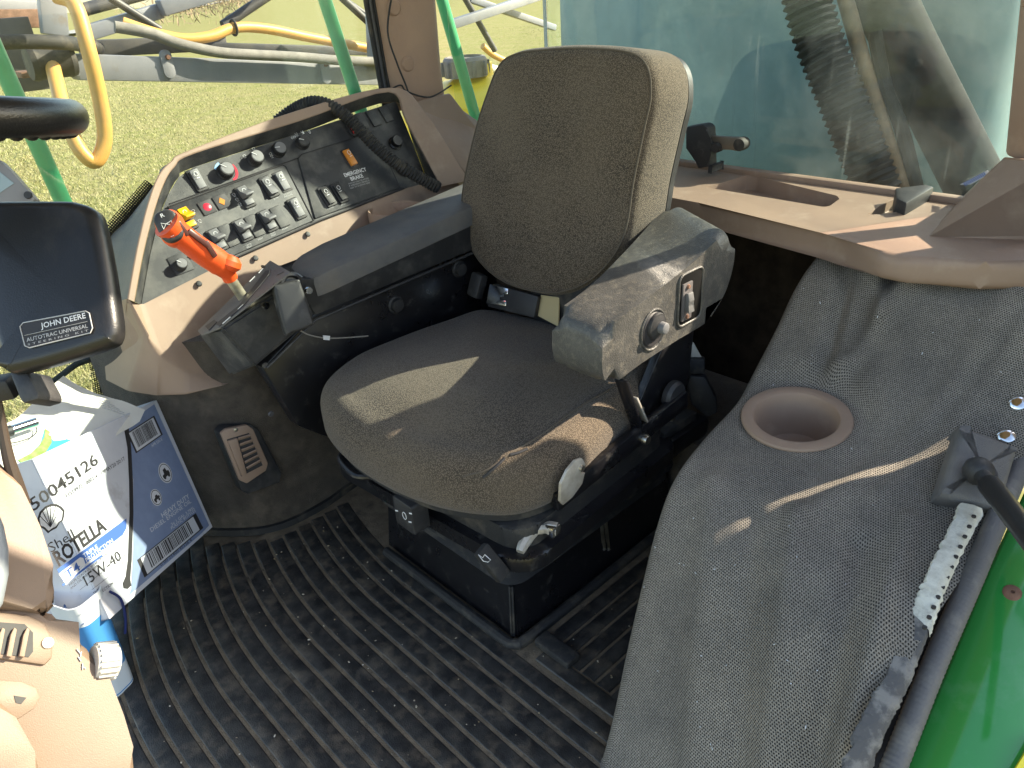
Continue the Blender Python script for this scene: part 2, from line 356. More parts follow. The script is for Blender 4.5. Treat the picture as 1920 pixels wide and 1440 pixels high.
# grass blades in the part of the field seen through the windows
def blades(n, far0, far1):
    px = rng.uniform(-40, 1080, n); ok = []
    t = rng.uniform(0, 1, n)**1.0; d = far0*(far1/far0)**t
    w = np.array(CD)[None]+np.array(CR)[None]*((px-960)/1442)[:, None]
    w = w[:, :2]/np.linalg.norm(w[:, :2], axis=1)[:, None]
    P = np.array(CAM)[None, :2]+w*d[:, None]
    a = rng.uniform(0, 6.28, n); L = rng.uniform(.025, .065, n)*(1+d*.012); ww = .006*(1+d*.06)
    lean = rng.uniform(.5, 1.6, n); b = rng.uniform(0, 6.28, n)
    V = np.zeros((n, 3, 3))
    V[:, 0, :2] = P+np.stack([np.cos(a), np.sin(a)], 1)*ww[:, None]; V[:, 1, :2] = P-np.stack([np.cos(a), np.sin(a)], 1)*ww[:, None]
    V[:, 2, :2] = P+np.stack([np.cos(b), np.sin(b)], 1)*(L*lean)[:, None]
    V[:, 0, 2] = V[:, 1, 2] = GZ-.02; V[:, 2, 2] = GZ+L
    return V.reshape(-1, 3)
V = np.concatenate([blades(190000, 5, 55)])
me = bpy.data.meshes.new('grass'); nV = len(V); me.vertices.add(nV); me.vertices.foreach_set('co', V.ravel())
me.loops.add(nV); me.loops.foreach_set('vertex_index', np.arange(nV, dtype=np.int32)); me.polygons.add(nV//3)
me.polygons.foreach_set('loop_start', np.arange(0, nV, 3, dtype=np.int32)); me.polygons.foreach_set('loop_total', np.full(nV//3, 3, dtype=np.int32)); me.update(calc_edges=True)
GB = mat('grass blade', (.295, .295, .13), .9, col2=(.205, .235, .085), nscale=1.3, spec=.1, dirt=(.43, .38, .24), dlo=.42, dhi=.62, dscale=9)
go = bpy.data.objects.new('grass', me); me.materials.append(GB); COL.objects.link(go); go['kind'] = 'stuff'
tag(go, 'short yellow green grass covering the field outside the cab', 'grass')
# far road and brush
bm = NB(); p = [at(250, 38, z=GZ+.02), at(470, -8, z=GZ+.02)]; d = (p[1]-p[0]).normalized(); sd = Vector((-d.y, d.x, 0))*3
if sd.dot(CD) < 0: sd = -sd
q0 = p[0]-d*60; q1 = p[1]+d*200; q0.z = q1.z = GZ+.34
bm.faces.new([bm.verts.new(v) for v in (q0, q1, q1+sd, q0+sd)])
struct('road', bm, mat('asphalt', (.30, .29, .28), .9, col2=(.25, .24, .24), nscale=.5))
BRUSH = mat('brush twigs', (.20, .145, .10), 1, col2=(.30, .23, .15), nscale=.3)
n = 9000; V = np.zeros((n, 4, 3)); tt = rng.uniform(0, 1, n); off = rng.uniform(0, 1, n)**1.5*14+4
c = np.array(q0)[None]+(np.array(q1-q0))[None]*tt[:, None]+np.array(sd.normalized())[None]*(off+3)[:, None]
c[:, 2] = GZ+rng.uniform(0, 1, n)**1.3*(3.5+1.5*np.sin(tt*60)); a = rng.normal(size=(n, 3)); a[:, 2] = abs(a[:, 2])*2; a /= np.linalg.norm(a, axis=1)[:, None]; b = np.cross(a, rng.normal(size=(n, 3)))
V[:, 0] = c-a*.5; V[:, 1] = c+b*.05; V[:, 2] = c+a*.7; V[:, 3] = c-b*.05
me = bpy.data.meshes.new('brush'); me.from_pydata(V.reshape(-1, 3).tolist(), [], np.arange(4*n).reshape(-1, 4).tolist()); me.materials.append(BRUSH)
o = bpy.data.objects.new('brush', me); COL.objects.link(o); o['kind'] = 'stuff'; tag(o, 'bare brown brush beyond the far road', 'brush')
# ================================================================ sprayer boom and hoses outside
BY = 2.7
def bar(bm, a, b, w, h=None, up=(0, 0, 1), bev=.006):
    a, b = Vector(a), Vector(b); h = h or w; f = Frame(a, b-a, up); L = (b-a).length
    return box(bm, (0, -w/2, -h/2), (L, w/2, h/2), Matrix(((f.e1.x, f.e2.x, f.n.x, a.x), (f.e1.y, f.e2.y, f.n.y, a.y), (f.e1.z, f.e2.z, f.n.z, a.z), (0, 0, 0, 1))), bev)
P = lambda x, y, d=0: at(x, y, y=BY+d)
boom = thing('sprayer_boom', 'grey steel truss boom folded along the cab outside the side window', 'sprayer boom', P(430, 200))
obj('beam', bar(NB(), P(138, 125), P(742, 141), .1), BOOM, boom)
obj('beam', bar(NB(), P(150, 66, .15), P(300, 20, .15), .06), BOOM, boom)
obj('beam', bar(NB(), P(300, 16, .1), P(520, -50, .1), .065), BOOM, boom)
obj('beam', bar(NB(), P(380, 88, .3), P(760, 98, .3), .045), DARKST, boom)
obj('beam', bar(NB(), P(150, 92, .35), P(420, 80, .35), .07), DARKST, boom)
obj('post', bar(NB(), P(697, -40, -.05), P(704, 124, -.05), .062, up=(1, 0, 0)), BOOM, boom)
for a, b, w in (((205, -5, .1), (300, 55, .1), .03), ((418, 48, .2), (520, -20, .2), .042), ((640, -5, .1), (700, 50, .1), .035), ((150, 20, .3), (300, -20, .3), .05),
                ((868, -10, .9), (928, 95, .9), .04), ((560, -60, .4), (690, 30, .4), .03)):
    obj('brace', tube(NB(), [P(*a), P(*b)], w/2*1.1, 12), DARKST, boom)
obj('beam', bar(NB(), P(840, 48, .8), P(1010, -8, .8), .06), BOOM, boom)
obj('beam', bar(NB(), P(880, -2, .9), P(1040, 52, .9), .045), BOOM, boom)
for x, y in ((313, 120), (609, 134)):
    lug = obj('lug', plate(NB(), rrect(.05, .115, .024), Frame(P(x, y, -.052), (1, 0, 0), (0, 0, 1)), 0, .012, .002), BOOM, boom)
    obj('bolt', lathe(NB(), [(0, .02), (.009, .02), (.011, .012), (.011, 0)], Frame(P(x, y-13, -.058), (1, 0, 0), (0, 0, 1)).M(), 8), RUST, lug)
for x, y in ((141, 122), (592, 137)):
    obj('weld_plate', bar(NB(), P(x, y-19, -.047), P(x+3, y+20, -.047), .03, .006), BOOM, boom)
obj('upright', bar(NB(), P(92, -40, .2), P(103, 66, .2), .10, .05, up=(1, 0, 0)), BOOM, boom)
obj('roller', lathe(NB(), [(0, -.08), (.06, -.08), (.066, -.06), (.062, -.05), (.062, .05), (.066, .06), (.06, .08), (0, .08)], Frame(P(95, 115, -.12), (0, 1, 0), (0, 0, 1)).M(), 20), RUB, boom)
obj('bracket', box(NB(), P(45, 145, .05)-Vector((.02, .06, .0)), P(135, 138, .05)+Vector((.0, .06, .03)), bev=.004), RUST, boom)
obj('bracket', box(NB(), P(25, 115, .3)-Vector((.02, .03, .12)), P(62, 70, .3)+Vector((.0, .03, .08)), bev=.004), DARKST, boom)
obj('crossbar', bar(NB(), P(-40, 36, .5), P(115, 34, .5), .075), RUST, boom)
obj('crossbar', bar(NB(), P(-40, 12, .6), P(110, 18, .6), .06), BOOM, boom)
def hose(name, pts, r, m, label, n=8, cat='hose'):
    path = crom([at(x, y, y=yy) for x, y, yy in pts], n)
    return tag(obj(name, tube(NB(), path, r, 12), m), label, cat)
hose('amber_hose', [(105, -8, 2.3), (140, 10, 2.25), (165, 90, 2.2), (188, 190, 2.2), (196, 262, 2.2), (178, 303, 2.2), (148, 278, 2.22), (122, 215, 2.3), (105, 150, 2.45), (98, 120, 2.55)], .0265, TANH, 'amber hose hanging in a long loop from the boom end')
hose('amber_hose', [(230, 42, 2.75), (290, 62, 2.72), (345, 73, 2.7), (395, 68, 2.7), (440, 52, 2.72), (500, 54, 2.74), (580, 70, 2.75), (690, 90, 2.75), (735, 95, 2.75)], .0235, TANH, 'long amber hose strapped along the top of the boom')
hose('grey_hose', [(215, 50, 2.66), (280, 62, 2.64), (335, 82, 2.62), (410, 98, 2.6), (480, 103, 2.6), (560, 107, 2.6), (650, 114, 2.6), (735, 116, 2.62)], .0235, GREYH, 'weathered grey hose sagging along the boom beam')
hose('black_hose', [(-30, 82, 2.4), (30, 78, 2.4), (120, 80, 2.42), (150, 84, 2.6), (185, 90, 2.7)], .026, RUB, 'black hose running out from the boom end bracket')
hose('amber_hose', [(905, 86, 3.9), (925, 103, 3.9), (960, 118, 3.9), (1010, 128, 3.9)], .024, TANH, 'short amber hose beyond the yellow tank lid')
st = obj('hose_strap', tube(NB(), [P(438, 52, .02)+Vector((0, .032*math.cos(a), .032*math.sin(a))) for a in [k*math.pi/8 for k in range(16)]], .006, 6, True), RUB, boom)
# yellow tank with screw lid
T = at(890, 175, y=2.3); ty = thing('rinse_tank', 'yellow plastic tank with grey screw lid outside the rear quarter window', 'tank', T-Vector((0, 0, .55)))
obj('shell', lathe(NB(), [(0, -.75), (.34, -.75), (.40, -.7), (.40, -.22), (.38, -.13), (.30, -.075), (.2, -.05), (.13, -.035), (.105, -.02), (.10, .04), (0, .04)], Matrix.Translation(at(872, 118, y=2.3)+Vector((.07, .02, -.05))), 40), POLYY, ty)
lm = Matrix.Translation(at(872, 118, y=2.3)+Vector((0, 0, -.035))); bm = NB(); lathe(bm, [(.112, -.03), (.115, .05), (.105, .065), (.09, .068), (.088, .055), (0, .055)], lm, 32)
lid = obj('lid', bm, GREYH, ty)
for k in range(10):
    a = k*math.tau/10; f = Frame(lm.translation+Vector((math.cos(a)*.115, math.sin(a)*.115, .01)), (-math.sin(a), math.cos(a), 0), (0, 0, 1))
    obj('grip_rib', plate(NB(), rrect(.02, .07, .006), f, -.004, .012, .003), GREYH, lid)
tag(obj('white_pipe', tube(NB(), [at(895, 122, y=3.0), at(960, 138, y=3.0)], .026, 14), mat('white pipe', (.6, .6, .58), .4)), 'pale pipe stub behind the yellow tank lid', 'pipe')
# green grab rails outside the right-hand glass
def rail(a, b, y, lab):
    A = at(*a, y=y); B = at(*b, y=y); d = (B-A).normalized()
    return tag(obj('grab_rail', tube(NB(), [A-d*.12, A, B, B+d*.05, B+d*.09+Vector((0, -.05, -.03))], .022, 14), GREENR), lab, 'grab rail')
rail((606, -10), (676, 205), 1.42, 'green tube rail crossing in front of the grey boom post')
rail((826, -10), (900, 250), 1.48, 'green tube rail in front of the yellow tank')
rail((-12, 88), (128, 400), 1.4, 'green tube rail behind the steering wheel')
# large poly tank, hoses and pipes behind the rear glass
tk = thing('sprayer_tank', 'large pale poly sprayer tank filling the view behind the dusty rear window', 'tank', (2.6, .6, GZ))
bm = NB(); box(bm, (1.95, -.18, -.9), (3.3, 1.74, 1.72), bev=.2, seg=5); obj('shell', bm, POLYW, tk)
obj('added_shade_tower', box(NB(), (1.98, .01, 1.5), (2.6, .55, 2.30), bev=.05, seg=4), POLYW, tk)  # invented block above the view, added to shade the right of the switch panel
obj('skid', box(NB(), (2.0, -.1, GZ), (3.2, 1.5, -.88), bev=.03), DARKST, tk)
path = crom([at(1500, -60, x=1.42), at(1530, 60, x=1.42), at(1580, 190, x=1.42), at(1640, 345, x=1.42), at(1690, 480, x=1.42)], 40)
ln = 0; rr = []
for i, p in enumerate(path):
    if i: ln += (p-path[i-1]).length
    rr.append(.062+.006*math.sin(ln/.021*math.tau))
tag(obj('corrugated_hose', tube(NB(), path, rr, 18), MATTE), 'thick black corrugated hose seen through the rear glass', 'hose')
tag(obj('rusty_pipe', tube(NB(), crom([at(1575, -40, x=1.5), at(1625, 140, x=1.5), at(1690, 350, x=1.5), at(1715, 450, x=1.5)], 8), .022, 12), mat('brown rusted pipe', (.16, .10, .06), .8, col2=(.10, .07, .05), nscale=30)), 'thin rust brown pipe beside the corrugated hose', 'pipe')
tag(obj('black_pipe', tube(NB(), crom([at(1630, -60, x=1.6), at(1700, 90, x=1.6), at(1800, 290, x=1.6), at(1880, 450, x=1.6)], 8), .078, 18), MATTE), 'wide smooth black pipe seen through the rear glass', 'pipe')
tag(obj('bent_rod', tube(NB(), crom([at(1640, 60, x=1.52), at(1660, 160, x=1.52), at(1690, 240, x=1.52), at(1725, 380, x=1.52)], 8), .02, 10), MATTE), 'thin bent dark rod between the rusty and wide black pipes', 'pipe')
# step and fuel tank of the tractor outside, below the side glass
tag(obj('outer_step', box(NB(), (-.9, 1.34, -.45), (-.12, 1.75, .17), bev=.05, seg=4), mat('green step paint', (.03, .36, .20), .3, coat=.3)), 'rounded turquoise green body panel outside the lower side glass', 'body panel')
tag(obj('outer_cable', tube(NB(), crom([at(95, 720, y=1.3), at(120, 700, y=1.3), at(150, 680, y=1.3), at(200, 668, y=1.29)], 6), .009, 8), RUB), 'black cable bending past the lower side glass', 'cable')
# ================================================================ cab: floor, walls, roof
bm = NB(); box(bm, (-1.35, -.8, -.05), (1.05, 1.22, -.004)); struct('cab_floor', bm, GRIME)
struct('raised_floor', box(NB(), (.62, -.3, -.003), (1.0, .83, .25), bev=.01), CARPET)
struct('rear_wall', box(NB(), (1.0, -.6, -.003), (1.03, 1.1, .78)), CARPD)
# curved carpeted side wall with a rubber foot strip
plan = crom([(-.40, 1.22, 0), (-.37, 1.03, 0), (-.30, .905, 0), (-.185, .80, 0), (-.04, .785, 0), (.12, .81, 0), (.45, .82, 0), (1.0, .82, 0)], 8)
def wall(bm, plan, z0, z1, th):
    rows = []
    for k, pt in enumerate(plan):
        t = (plan[min(k+1, len(plan)-1)]-plan[max(k-1, 0)]).normalized(); nn = Vector((-t.y, t.x, 0))
        rows.append([pt+Vector((0, 0, z0)), pt+Vector((0, 0, z1)), pt+nn*th+Vector((0, 0, z1)), pt+nn*th+Vector((0, 0, z0))])
    V = grid(bm, rows, True); bm.faces.new(V[0]); bm.faces.new(V[-1][::-1]); return bm
struct('side_wall', wall(NB(), plan, -.002, .60, .05), CARPET)
def offs(plan, d):
    o = []
    for k, pt in enumerate(plan):
        t = (plan[min(k+1, len(plan)-1)]-plan[max(k-1, 0)]).normalized(); o.append(pt-Vector((-t.y, t.x, 0))*d)
    return o
tag(obj('foot_strip', wall(NB(), offs(plan[2:50], .012), .001, .022, .0115), RUB), 'black rubber strip along the foot of the carpeted side wall', 'trim')
# roof and posts: out of frame, they shade the cab
HEAD = mat('headliner', (.30, .22, .17), .9)
struct('cab_roof', box(NB(), (-1.0, -.74, 1.98), (1.22, 1.26, 2.08), bev=.04), HEAD)
rp = thing('rear_pillar', 'tan rear post rising from the corner trim beside the dusty rear window', 'pillar', (1.12, -.58, .9))
bm = NB(); prism(bm, [at(1912, -30, x=1.17), at(1880, 292, x=1.13), at(1935, 315, x=1.11), at(1960, -30, x=1.11)], (.05, -.03, 0), 1, .012)
obj('cover', bm, TAN, rp); obj('post', box(NB(), (1.13, -.468, 1.22), (1.185, -.42, 1.98), bev=.02), TAN, rp)
struct('added_shade_panel', box(NB(), (.80, -.775, .70), (1.36, -.74, 1.40), bev=.01), TAN)  # unseen solid panel, added to keep sun off cushion corner and fender
od = thing('open_door', 'cab door swung open behind the grey perforated fender mat', 'door', (.82, -1.25, -.3))
obj('panel', box(NB(), (.80, -1.75, -.35), (.85, -.808, 1.22), bev=.02), TAN, od)  # out of view; solid height and near edge shaped to shade fender and floor
for lo, hi in (((.805, -.86, 1.22), (.845, -.808, 2.2)), ((.805, -1.75, 1.22), (.845, -1.69, 2.2)), ((.805, -1.69, 2.13), (.845, -.82, 2.2))): obj('frame_rail', box(NB(), lo, hi, bev=.008), BLK, od)
obj('pane', box(NB(), (.822, -1.69, 1.22), (.828, -.82, 2.13)), SIDEGL, od)
# ================================================================ glass
sw = thing('side_window', 'large clear glass pane on the far side of the cab with dotted black edge', 'window', (0, 1.24, 0))
obj('pane', box(NB(), (-1.3, 1.237, .0), (.75, 1.243, 1.98)), SIDEGL, sw)
FRIT = bpy.data.materials.new('frit dots'); FRIT.use_nodes = True; t = FRIT.node_tree; b = t.nodes['Principled BSDF']; b.inputs['Base Color'].default_value = (.01, .01, .01, 1)
tc = t.nodes.new('ShaderNodeTexCoord'); sp = t.nodes.new('ShaderNodeSeparateXYZ'); t.links.new(tc.outputs['UV'], sp.inputs[0])
def NM(op, a, c=None, d=None):
    n = t.nodes.new('ShaderNodeMath'); n.operation = op
    for i, q in enumerate((a, c, d)):
        if q is None: continue
        if isinstance(q, (int, float)): n.inputs[i].default_value = q
        else: t.links.new(q, n.inputs[i])
    return n.outputs[0]
fu = NM('SUBTRACT', NM('FRACT', NM('DIVIDE', sp.outputs[0], .006)), .5); fv = NM('SUBTRACT', NM('FRACT', NM('DIVIDE', sp.outputs[1], .006)), .5)
dd = NM('SQRT', NM('ADD', NM('MULTIPLY', fu, fu), NM('MULTIPLY', fv, fv)))
t.links.new(NM('LESS_THAN', dd, NM('MULTIPLY_ADD', sp.outputs[1], -9., .72)), b.inputs['Alpha'])
def frit(a, c, w, nv):
    bm = NB(); lay = bm.loops.layers.uv.verify(); L = (c-a).length; f = bm.faces.new([bm.verts.new(v) for v in (a, c, c+nv*w, a+nv*w)])
    for l, uv in zip(f.loops, ((0, 0), (L, 0), (L, w), (0, w))): l[lay].uv = uv
    return obj('frit_band', bm, FRIT, sw, 0)
frit(at(196, 462, y=1.235), at(292, 352, y=1.235), .034, Vector((-.6, 0, .8)))
frit(at(212, 790, y=1.235), at(190, 640, y=1.235), .04, Vector((-1, 0, -.1)))
qw = thing('quarter_window', 'clear rear quarter glass between the tan pillar and the rear window', 'window', (1.05, 1.1, .9))
obj('pane', prism(NB(), [(.98, 1.235, .8), (1.2, 1.0, .8), (1.2, 1.0, 1.98), (.98, 1.235, 1.98)], (.004, .004, 0), 1), SIDEGL, qw)
rw = thing('rear_window', 'dusty teal tinted rear window streaked with grime', 'window', (1.2, .25, .8))
bm = NB(); box(bm, (1.2, -.45, .78), (1.207, .985, 1.98), bev=.002); obj('pane', bm, REARGL, rw)
obj('edge_seal', tube(NB(), [(1.195, .99, .8), (1.195, .99, 1.98)], .006, 8), mat('pale glass edge', (.45, .55, .55), .3), rw)
# tan pillar with two round plugs
cp = thing('corner_pillar', 'tan padded pillar with two round plugs between side and quarter windows', 'pillar', at(790, 180, y=1.18))
bm = NB()
rows = []
for z, x0, x1 in ((.98, .70, .90), (1.1, .685, .895), (1.3, .675, .90), (1.6, .67, .91), (1.98, .66, .92)):
    sec = [(x0, 1.225), (x0+.004, 1.19), (x0+.03, 1.165), (x0+.10, 1.158), (x1-.035, 1.165), (x1-.006, 1.185), (x1, 1.225)]
    rows.append([Vector((a, b_, z)) for a, b_ in sec])
V = grid(bm, rows, True); bm.faces.new(V[0]); bm.faces.new(V[-1])
obj('cover', bm, TANL, cp, 50)
for x, y in ((738, 14), (764, 120)):
    p = at(x, y, y=1.165); obj('plug', lathe(NB(), [(.024, -.002), (.024, .004), (.019, .008), (0, .009)], Frame(p, (1, 0, 0), (0, -.1, 1)).M(), 20), TANL, cp)
for dx, m in ((0, RUB), (-.016, DARKST), (-.03, RUB)):
    obj('seal_strip', tube(NB(), [Vector((.672+dx, 1.212, 1.98)), Vector((.676+dx, 1.212, 1.3)), Vector((.693+dx, 1.212, .99))], .007, 8), m, cp)
tag(obj('thin_wire', tube(NB(), crom([at(735, -10, y=1.15), at(727, 60, y=1.16), at(745, 120, y=1.15), at(763, 165, y=1.14), at(770, 195, y=1.12)], 8), .003, 6), RUB), 'thin black wire hanging down the tan pillar', 'wire')
tag(obj('thin_wire', tube(NB(), crom([at(737, 165, y=1.14), at(752, 160, y=1.135), at(764, 172, y=1.135), at(806, 182, y=1.125), at(846, 160, y=1.14)], 8), .0028, 6), RUB), 'thin black wire tied around the foot of the pillar', 'wire')
# ================================================================ ribbed rubber floor mat
fm = thing('floor_mat', 'black ribbed rubber floor mat with dirt packed in its grooves', 'floor mat', (-.3, .2, 0))
obj('backing', box(NB(), (-.80, -.60, -.003), (.62, .80, .0025)), GRIME, fm, 0)
def strip(bm, path, w, h, z0=.0):
    rows = []
    for i, p in enumerate(path):
        t = (path[min(i+1, len(path)-1)]-path[max(i-1, 0)]).normalized(); s = Vector((t.y, -t.x, 0))
        j = noise.noise(p*9)*.0012
        rows.append([p-s*w/2+Vector((0, 0, z0)), p-s*(w/2-.0015)+Vector((0, 0, z0+h*.8)), p-s*(w/2-.004)+Vector((0, 0, z0+h+j)), p+s*(w/2-.004)+Vector((0, 0, z0+h+j)), p+s*(w/2-.0015)+Vector((0, 0, z0+h*.8)), p+s*w/2+Vector((0, 0, z0))])
    V = grid(bm, rows); bm.faces.new(V[0]); bm.faces.new(V[-1][::-1]); return bm
def wx(c, y): return c + .30*max(0, y-.3)**2*(1+.3*max(0, (-c-.3)))
def wall_y(x):   # how far a rib can run towards the side wall
    best = .97
    for p in plan[:40]:
        if abs(p.x-x) < .02: best = min(best, p.y)
    return best-.03
k = 0; c = -.047
while c > -.80:
    ys = [-.36+i*(1.32)/44 for i in range(45)]
    path = []
    for y in ys:
        x = wx(c, y)
        if y < (-.36 if c > -.3 else -.36+(-.3-c)*.9): continue
        if y > wall_y(x): break
        path.append(Vector((x, y, 0)))
    if len(path) > 3: obj('rib', strip(NB(), path, .0375, .0038), MATR, fm, 60)
    c -= .0435; k += 1
for i in range(8):
    y = -.066-.042*i
    obj('rib', strip(NB(), [Vector((.03+(.42-.03)*q/8, y, 0)) for q in range(9)] if i < 5 else [Vector((.02+.3*q/8, y, 0)) for q in range(9)], .036, .0065), MATR, fm, 60)
obj('edge_bar', strip(NB(), [Vector((.006, -.075-.30*q/8, 0)) for q in range(9)], .040, .0065), MATR, fm, 60)
obj('stop_block', box(NB(), (.012, -.15, .004), (.055, -.045, .026), bev=.006), RUB, fm)
obj('base_lip', tube(NB(), [Vector(p) for p in ((.54, -.02, .012), (.02, -.025, .012), (-.012, -.022, .012), (-.025, -.005, .012), (-.026, .02, .012), (-.028, .47, .012))], .013, 10), RUB, fm)
# crumbs of soil, straw and grit
bm = NB()
for i in range(170):
    x = random.uniform(-.7, .25); y = random.uniform(-.32, .72); 
    if -.02 < x and y > -.03: x -= .3
    s = random.choice((.0008, .001, .0014, .002)); M = Matrix.Translation((x, y, .0085)) @ Matrix.Rotation(random.random()*6, 4, 'Z') @ Matrix.Diagonal((s*random.uniform(.6, 2.4), s, s*.6, 1))
    bmesh.ops.create_icosphere(bm, subdivisions=1, radius=1, matrix=M)
cr = obj('crumbs', bm, mat('straw crumbs', (.30, .22, .12), 1, col2=(.55, .5, .42), nscale=40), None, 0); cr['kind'] = 'stuff'; tag(cr, 'loose crumbs of soil and straw scattered on the mat', 'debris')
# ================================================================ driver seat
seat = thing('driver_seat', 'brown woven driver seat on a black suspension pedestal', 'seat', (.2, .25, 0))
bm = NB(); vs = [Vector(p) for p in ((-.005, -.005, .0), (.60, -.005, .0), (.60, .50, .0), (-.005, .50, .0))]
top = [Vector((v.x*1+(.015 if v.x < .1 else -.015), v.y+(.02 if v.y < .1 else -.02), .20)) for v in vs]
a = [bm.verts.new(v) for v in vs]; b = [bm.verts.new(v) for v in top]
bm.faces.new(a[::-1]); bm.faces.new(b)
for i in range(4): bm.faces.new((a[i], a[(i+1) % 4], b[(i+1) % 4], b[i]))
bmesh.ops.bevel(bm, geom=bm.edges[:], offset=.008, segments=3, affect='EDGES')
ped = obj('pedestal', bm, GLOSS, seat)
obj('corner_slot', bar(NB(), (-.004, .006, .015), (.009, .014, .15), .004, .002), RUB, ped)
obj('bolt', lathe(NB(), [(0, .006), (.008, .006), (.009, 0)], Frame(at(1016, 1048, y=.0), (1, 0, 0), (0, 0, 1)).M(), 10), STEEL, ped)
for x in (1125, 1133): obj('seam_tab', bar(NB(), at(x, 955, y=.004), at(x+8, 1030, y=.001), .003, .003), STEEL, ped)
# suspension bellows
rows = []
for i in range(15):
    z = .17+.115*i/14; bul = .014*math.sin(i/14*math.pi)+.012*math.cos(i*math.pi/2.0*1.0)
    o2 = rrect(.57+2*bul, .50+2*bul, .05, 6); rows.append([Vector((.285+p[0]-.005, .245+p[1], z)) for p in o2])
bm = NB(); V = grid(bm, rows, True); bm.faces.new(V[0]); bm.faces.new(V[-1]); obj('bellows', bm, RUB, seat, 80)
# pressed steel tray
fr = Frame((.215, .235, .285), (.997, .07, 0), (-.07, .997, 0))
bm = NB(); plate(bm, rrect(.60, .66, .075, 8), fr, 0, .035, .012); tray = obj('tray', bm, GLOSS, seat)
bm = NB(); plate(bm, rrect(.55, .60, .06, 8), fr, .03, .085, .01); obj('subframe', bm, RUB, seat)
bm = NB(); pan = [(-.125, .25), (-.12, .40), (-.08, .51), (0, .575), (.12, .605), (.35, .59), (.5, .54), (.52, .3), (.48, 0), (.3, -.045), (.12, -.072), (.01, -.055), (-.05, 0), (-.1, .1)]
plate(bm, [(p.x, p.y) for p in crom([(*p, 0) for p in pan], 6, True)], Frame((0, 0, .375), (1, 0, 0), (0, 1, 0)), 0, .052, .01); obj('cushion_pan', bm, RUB, seat)
# cushion
cpl = [(-.15, .25), (-.143, .40), (-.10, .53), (-.02, .60), (.12, .635), (.35, .62), (.5, .57), (.54, .3), (.5, -.01), (.3, -.062), (.12, -.09), (.0, -.074), (-.07, -.012), (-.125, .10)]
o2 = [(p.x, p.y) for p in crom([(*p, 0) for p in cpl], 7, True)]
bm = NB(); pillow(bm, o2, Frame((0, 0, .385), (1, 0, .0), (0, 1, 0)), .145, .064, .05, 9, 9)
for v in bm.verts:
    f = max(0, 1-((v.co.y-.27)/.3)**2)*max(0, 1-((v.co.x-.22)/.3)**2)
    if v.co.z > .5: v.co.z -= .014*f; v.co.z += .004*noise.noise(v.co*7)
cu = obj('cushion', bm, FAB, seat, 0)
cu.data.polygons.foreach_set('use_smooth', [True]*len(cu.data.polygons))
# tear marks and side seam on the cushion
SEAM = mat('seam thread', (.10, .08, .06), .9)
def drape(pts):   # drop plan points onto the cushion
    from mathutils.bvhtree import BVHTree
    me = cu.data; bb = base(cu); T = BVHTree.FromPolygons([v.co+bb for v in me.vertices], [p.vertices[:] for p in me.polygons]); out = []
    for p in pts:
        h = T.ray_cast(Vector((p[0], p[1], 1)), Vector((0, 0, -1)))[0]
        if h: out.append(h+Vector((0, 0, .002)))
    return out
sp_ = drape([(p.x, p.y) for p in crom([(-.085, .02, 0), (-.04, -.02, 0), (.05, -.032, 0), (.2, -.018, 0), (.36, -.005, 0), (.46, .03, 0)], 8)])
obj('seam', tube(NB(), [p-Vector((0, 0, .0015)) for p in sp_], .0022, 6), SEAM, cu)
for pts in ([(958, 872), (975, 868), (990, 862)], [(905, 890), (930, 884), (948, 876)], [(922, 900), (940, 893), (955, 894)]):
    q = drape([tuple(at(*p, z=.50)[:2]) for p in pts])
    if len(q) > 1: obj('tear', tube(NB(), crom(q, 3), .003, 5), INK, cu)
# backrest
fb = Frame((.625, .26, .62), (0, -1, 0), (.16, 0, 1)); DB = .15
pts = [(876, 350), (875, 395), (884, 445), (905, 488), (940, 522), (985, 543), (1050, 553), (1110, 535), (1160, 490), (1190, 430), (1205, 340), (1226, 240), (1238, 180), (1231, 122), (1196, 92), (1110, 84), (1035, 87), (980, 95), (946, 117), (922, 172), (898, 248)]
o2 = [fb.px(*p, DB-.03) for p in pts]; o2 = [(p.x, p.y) for p in crom([(*p, 0) for p in o2], 5, True)]
bm = NB(); pillow(bm, o2, fb, DB, .032, .018, 6, 9); bk = obj('backrest', bm, FAB, seat, 0); bk.data.polygons.foreach_set('use_smooth', [True]*len(bk.data.polygons))
c2 = (sum(p[0] for p in o2)/len(o2), sum(p[1] for p in o2)/len(o2))
obj('back_shell', plate(NB(), [(c2[0]+(p[0]-c2[0])*.985, c2[1]+(p[1]-c2[1])*.985) for p in o2], fb, -.012, .006, .004), BLK, seat)
N2 = len(o2); sm = []
for i in range(N2):
    p = Vector(o2[i]); t = (Vector(o2[(i+1) % N2])-Vector(o2[i-1])).normalized(); nn = Vector((-t.y, t.x)); nn = nn if nn.dot(Vector(c2)-p) > 0 else -nn
    q = p+nn*.0085; sm.append(fb.W(q.x, q.y, DB-.008))
obj('seam', tube(NB(), sm, .0022, 6, True), SEAM, bk)
obj('back_bracket', box(NB(), (.50, .12, .42), (.60, .42, .70), bev=.015), RUB, seat)
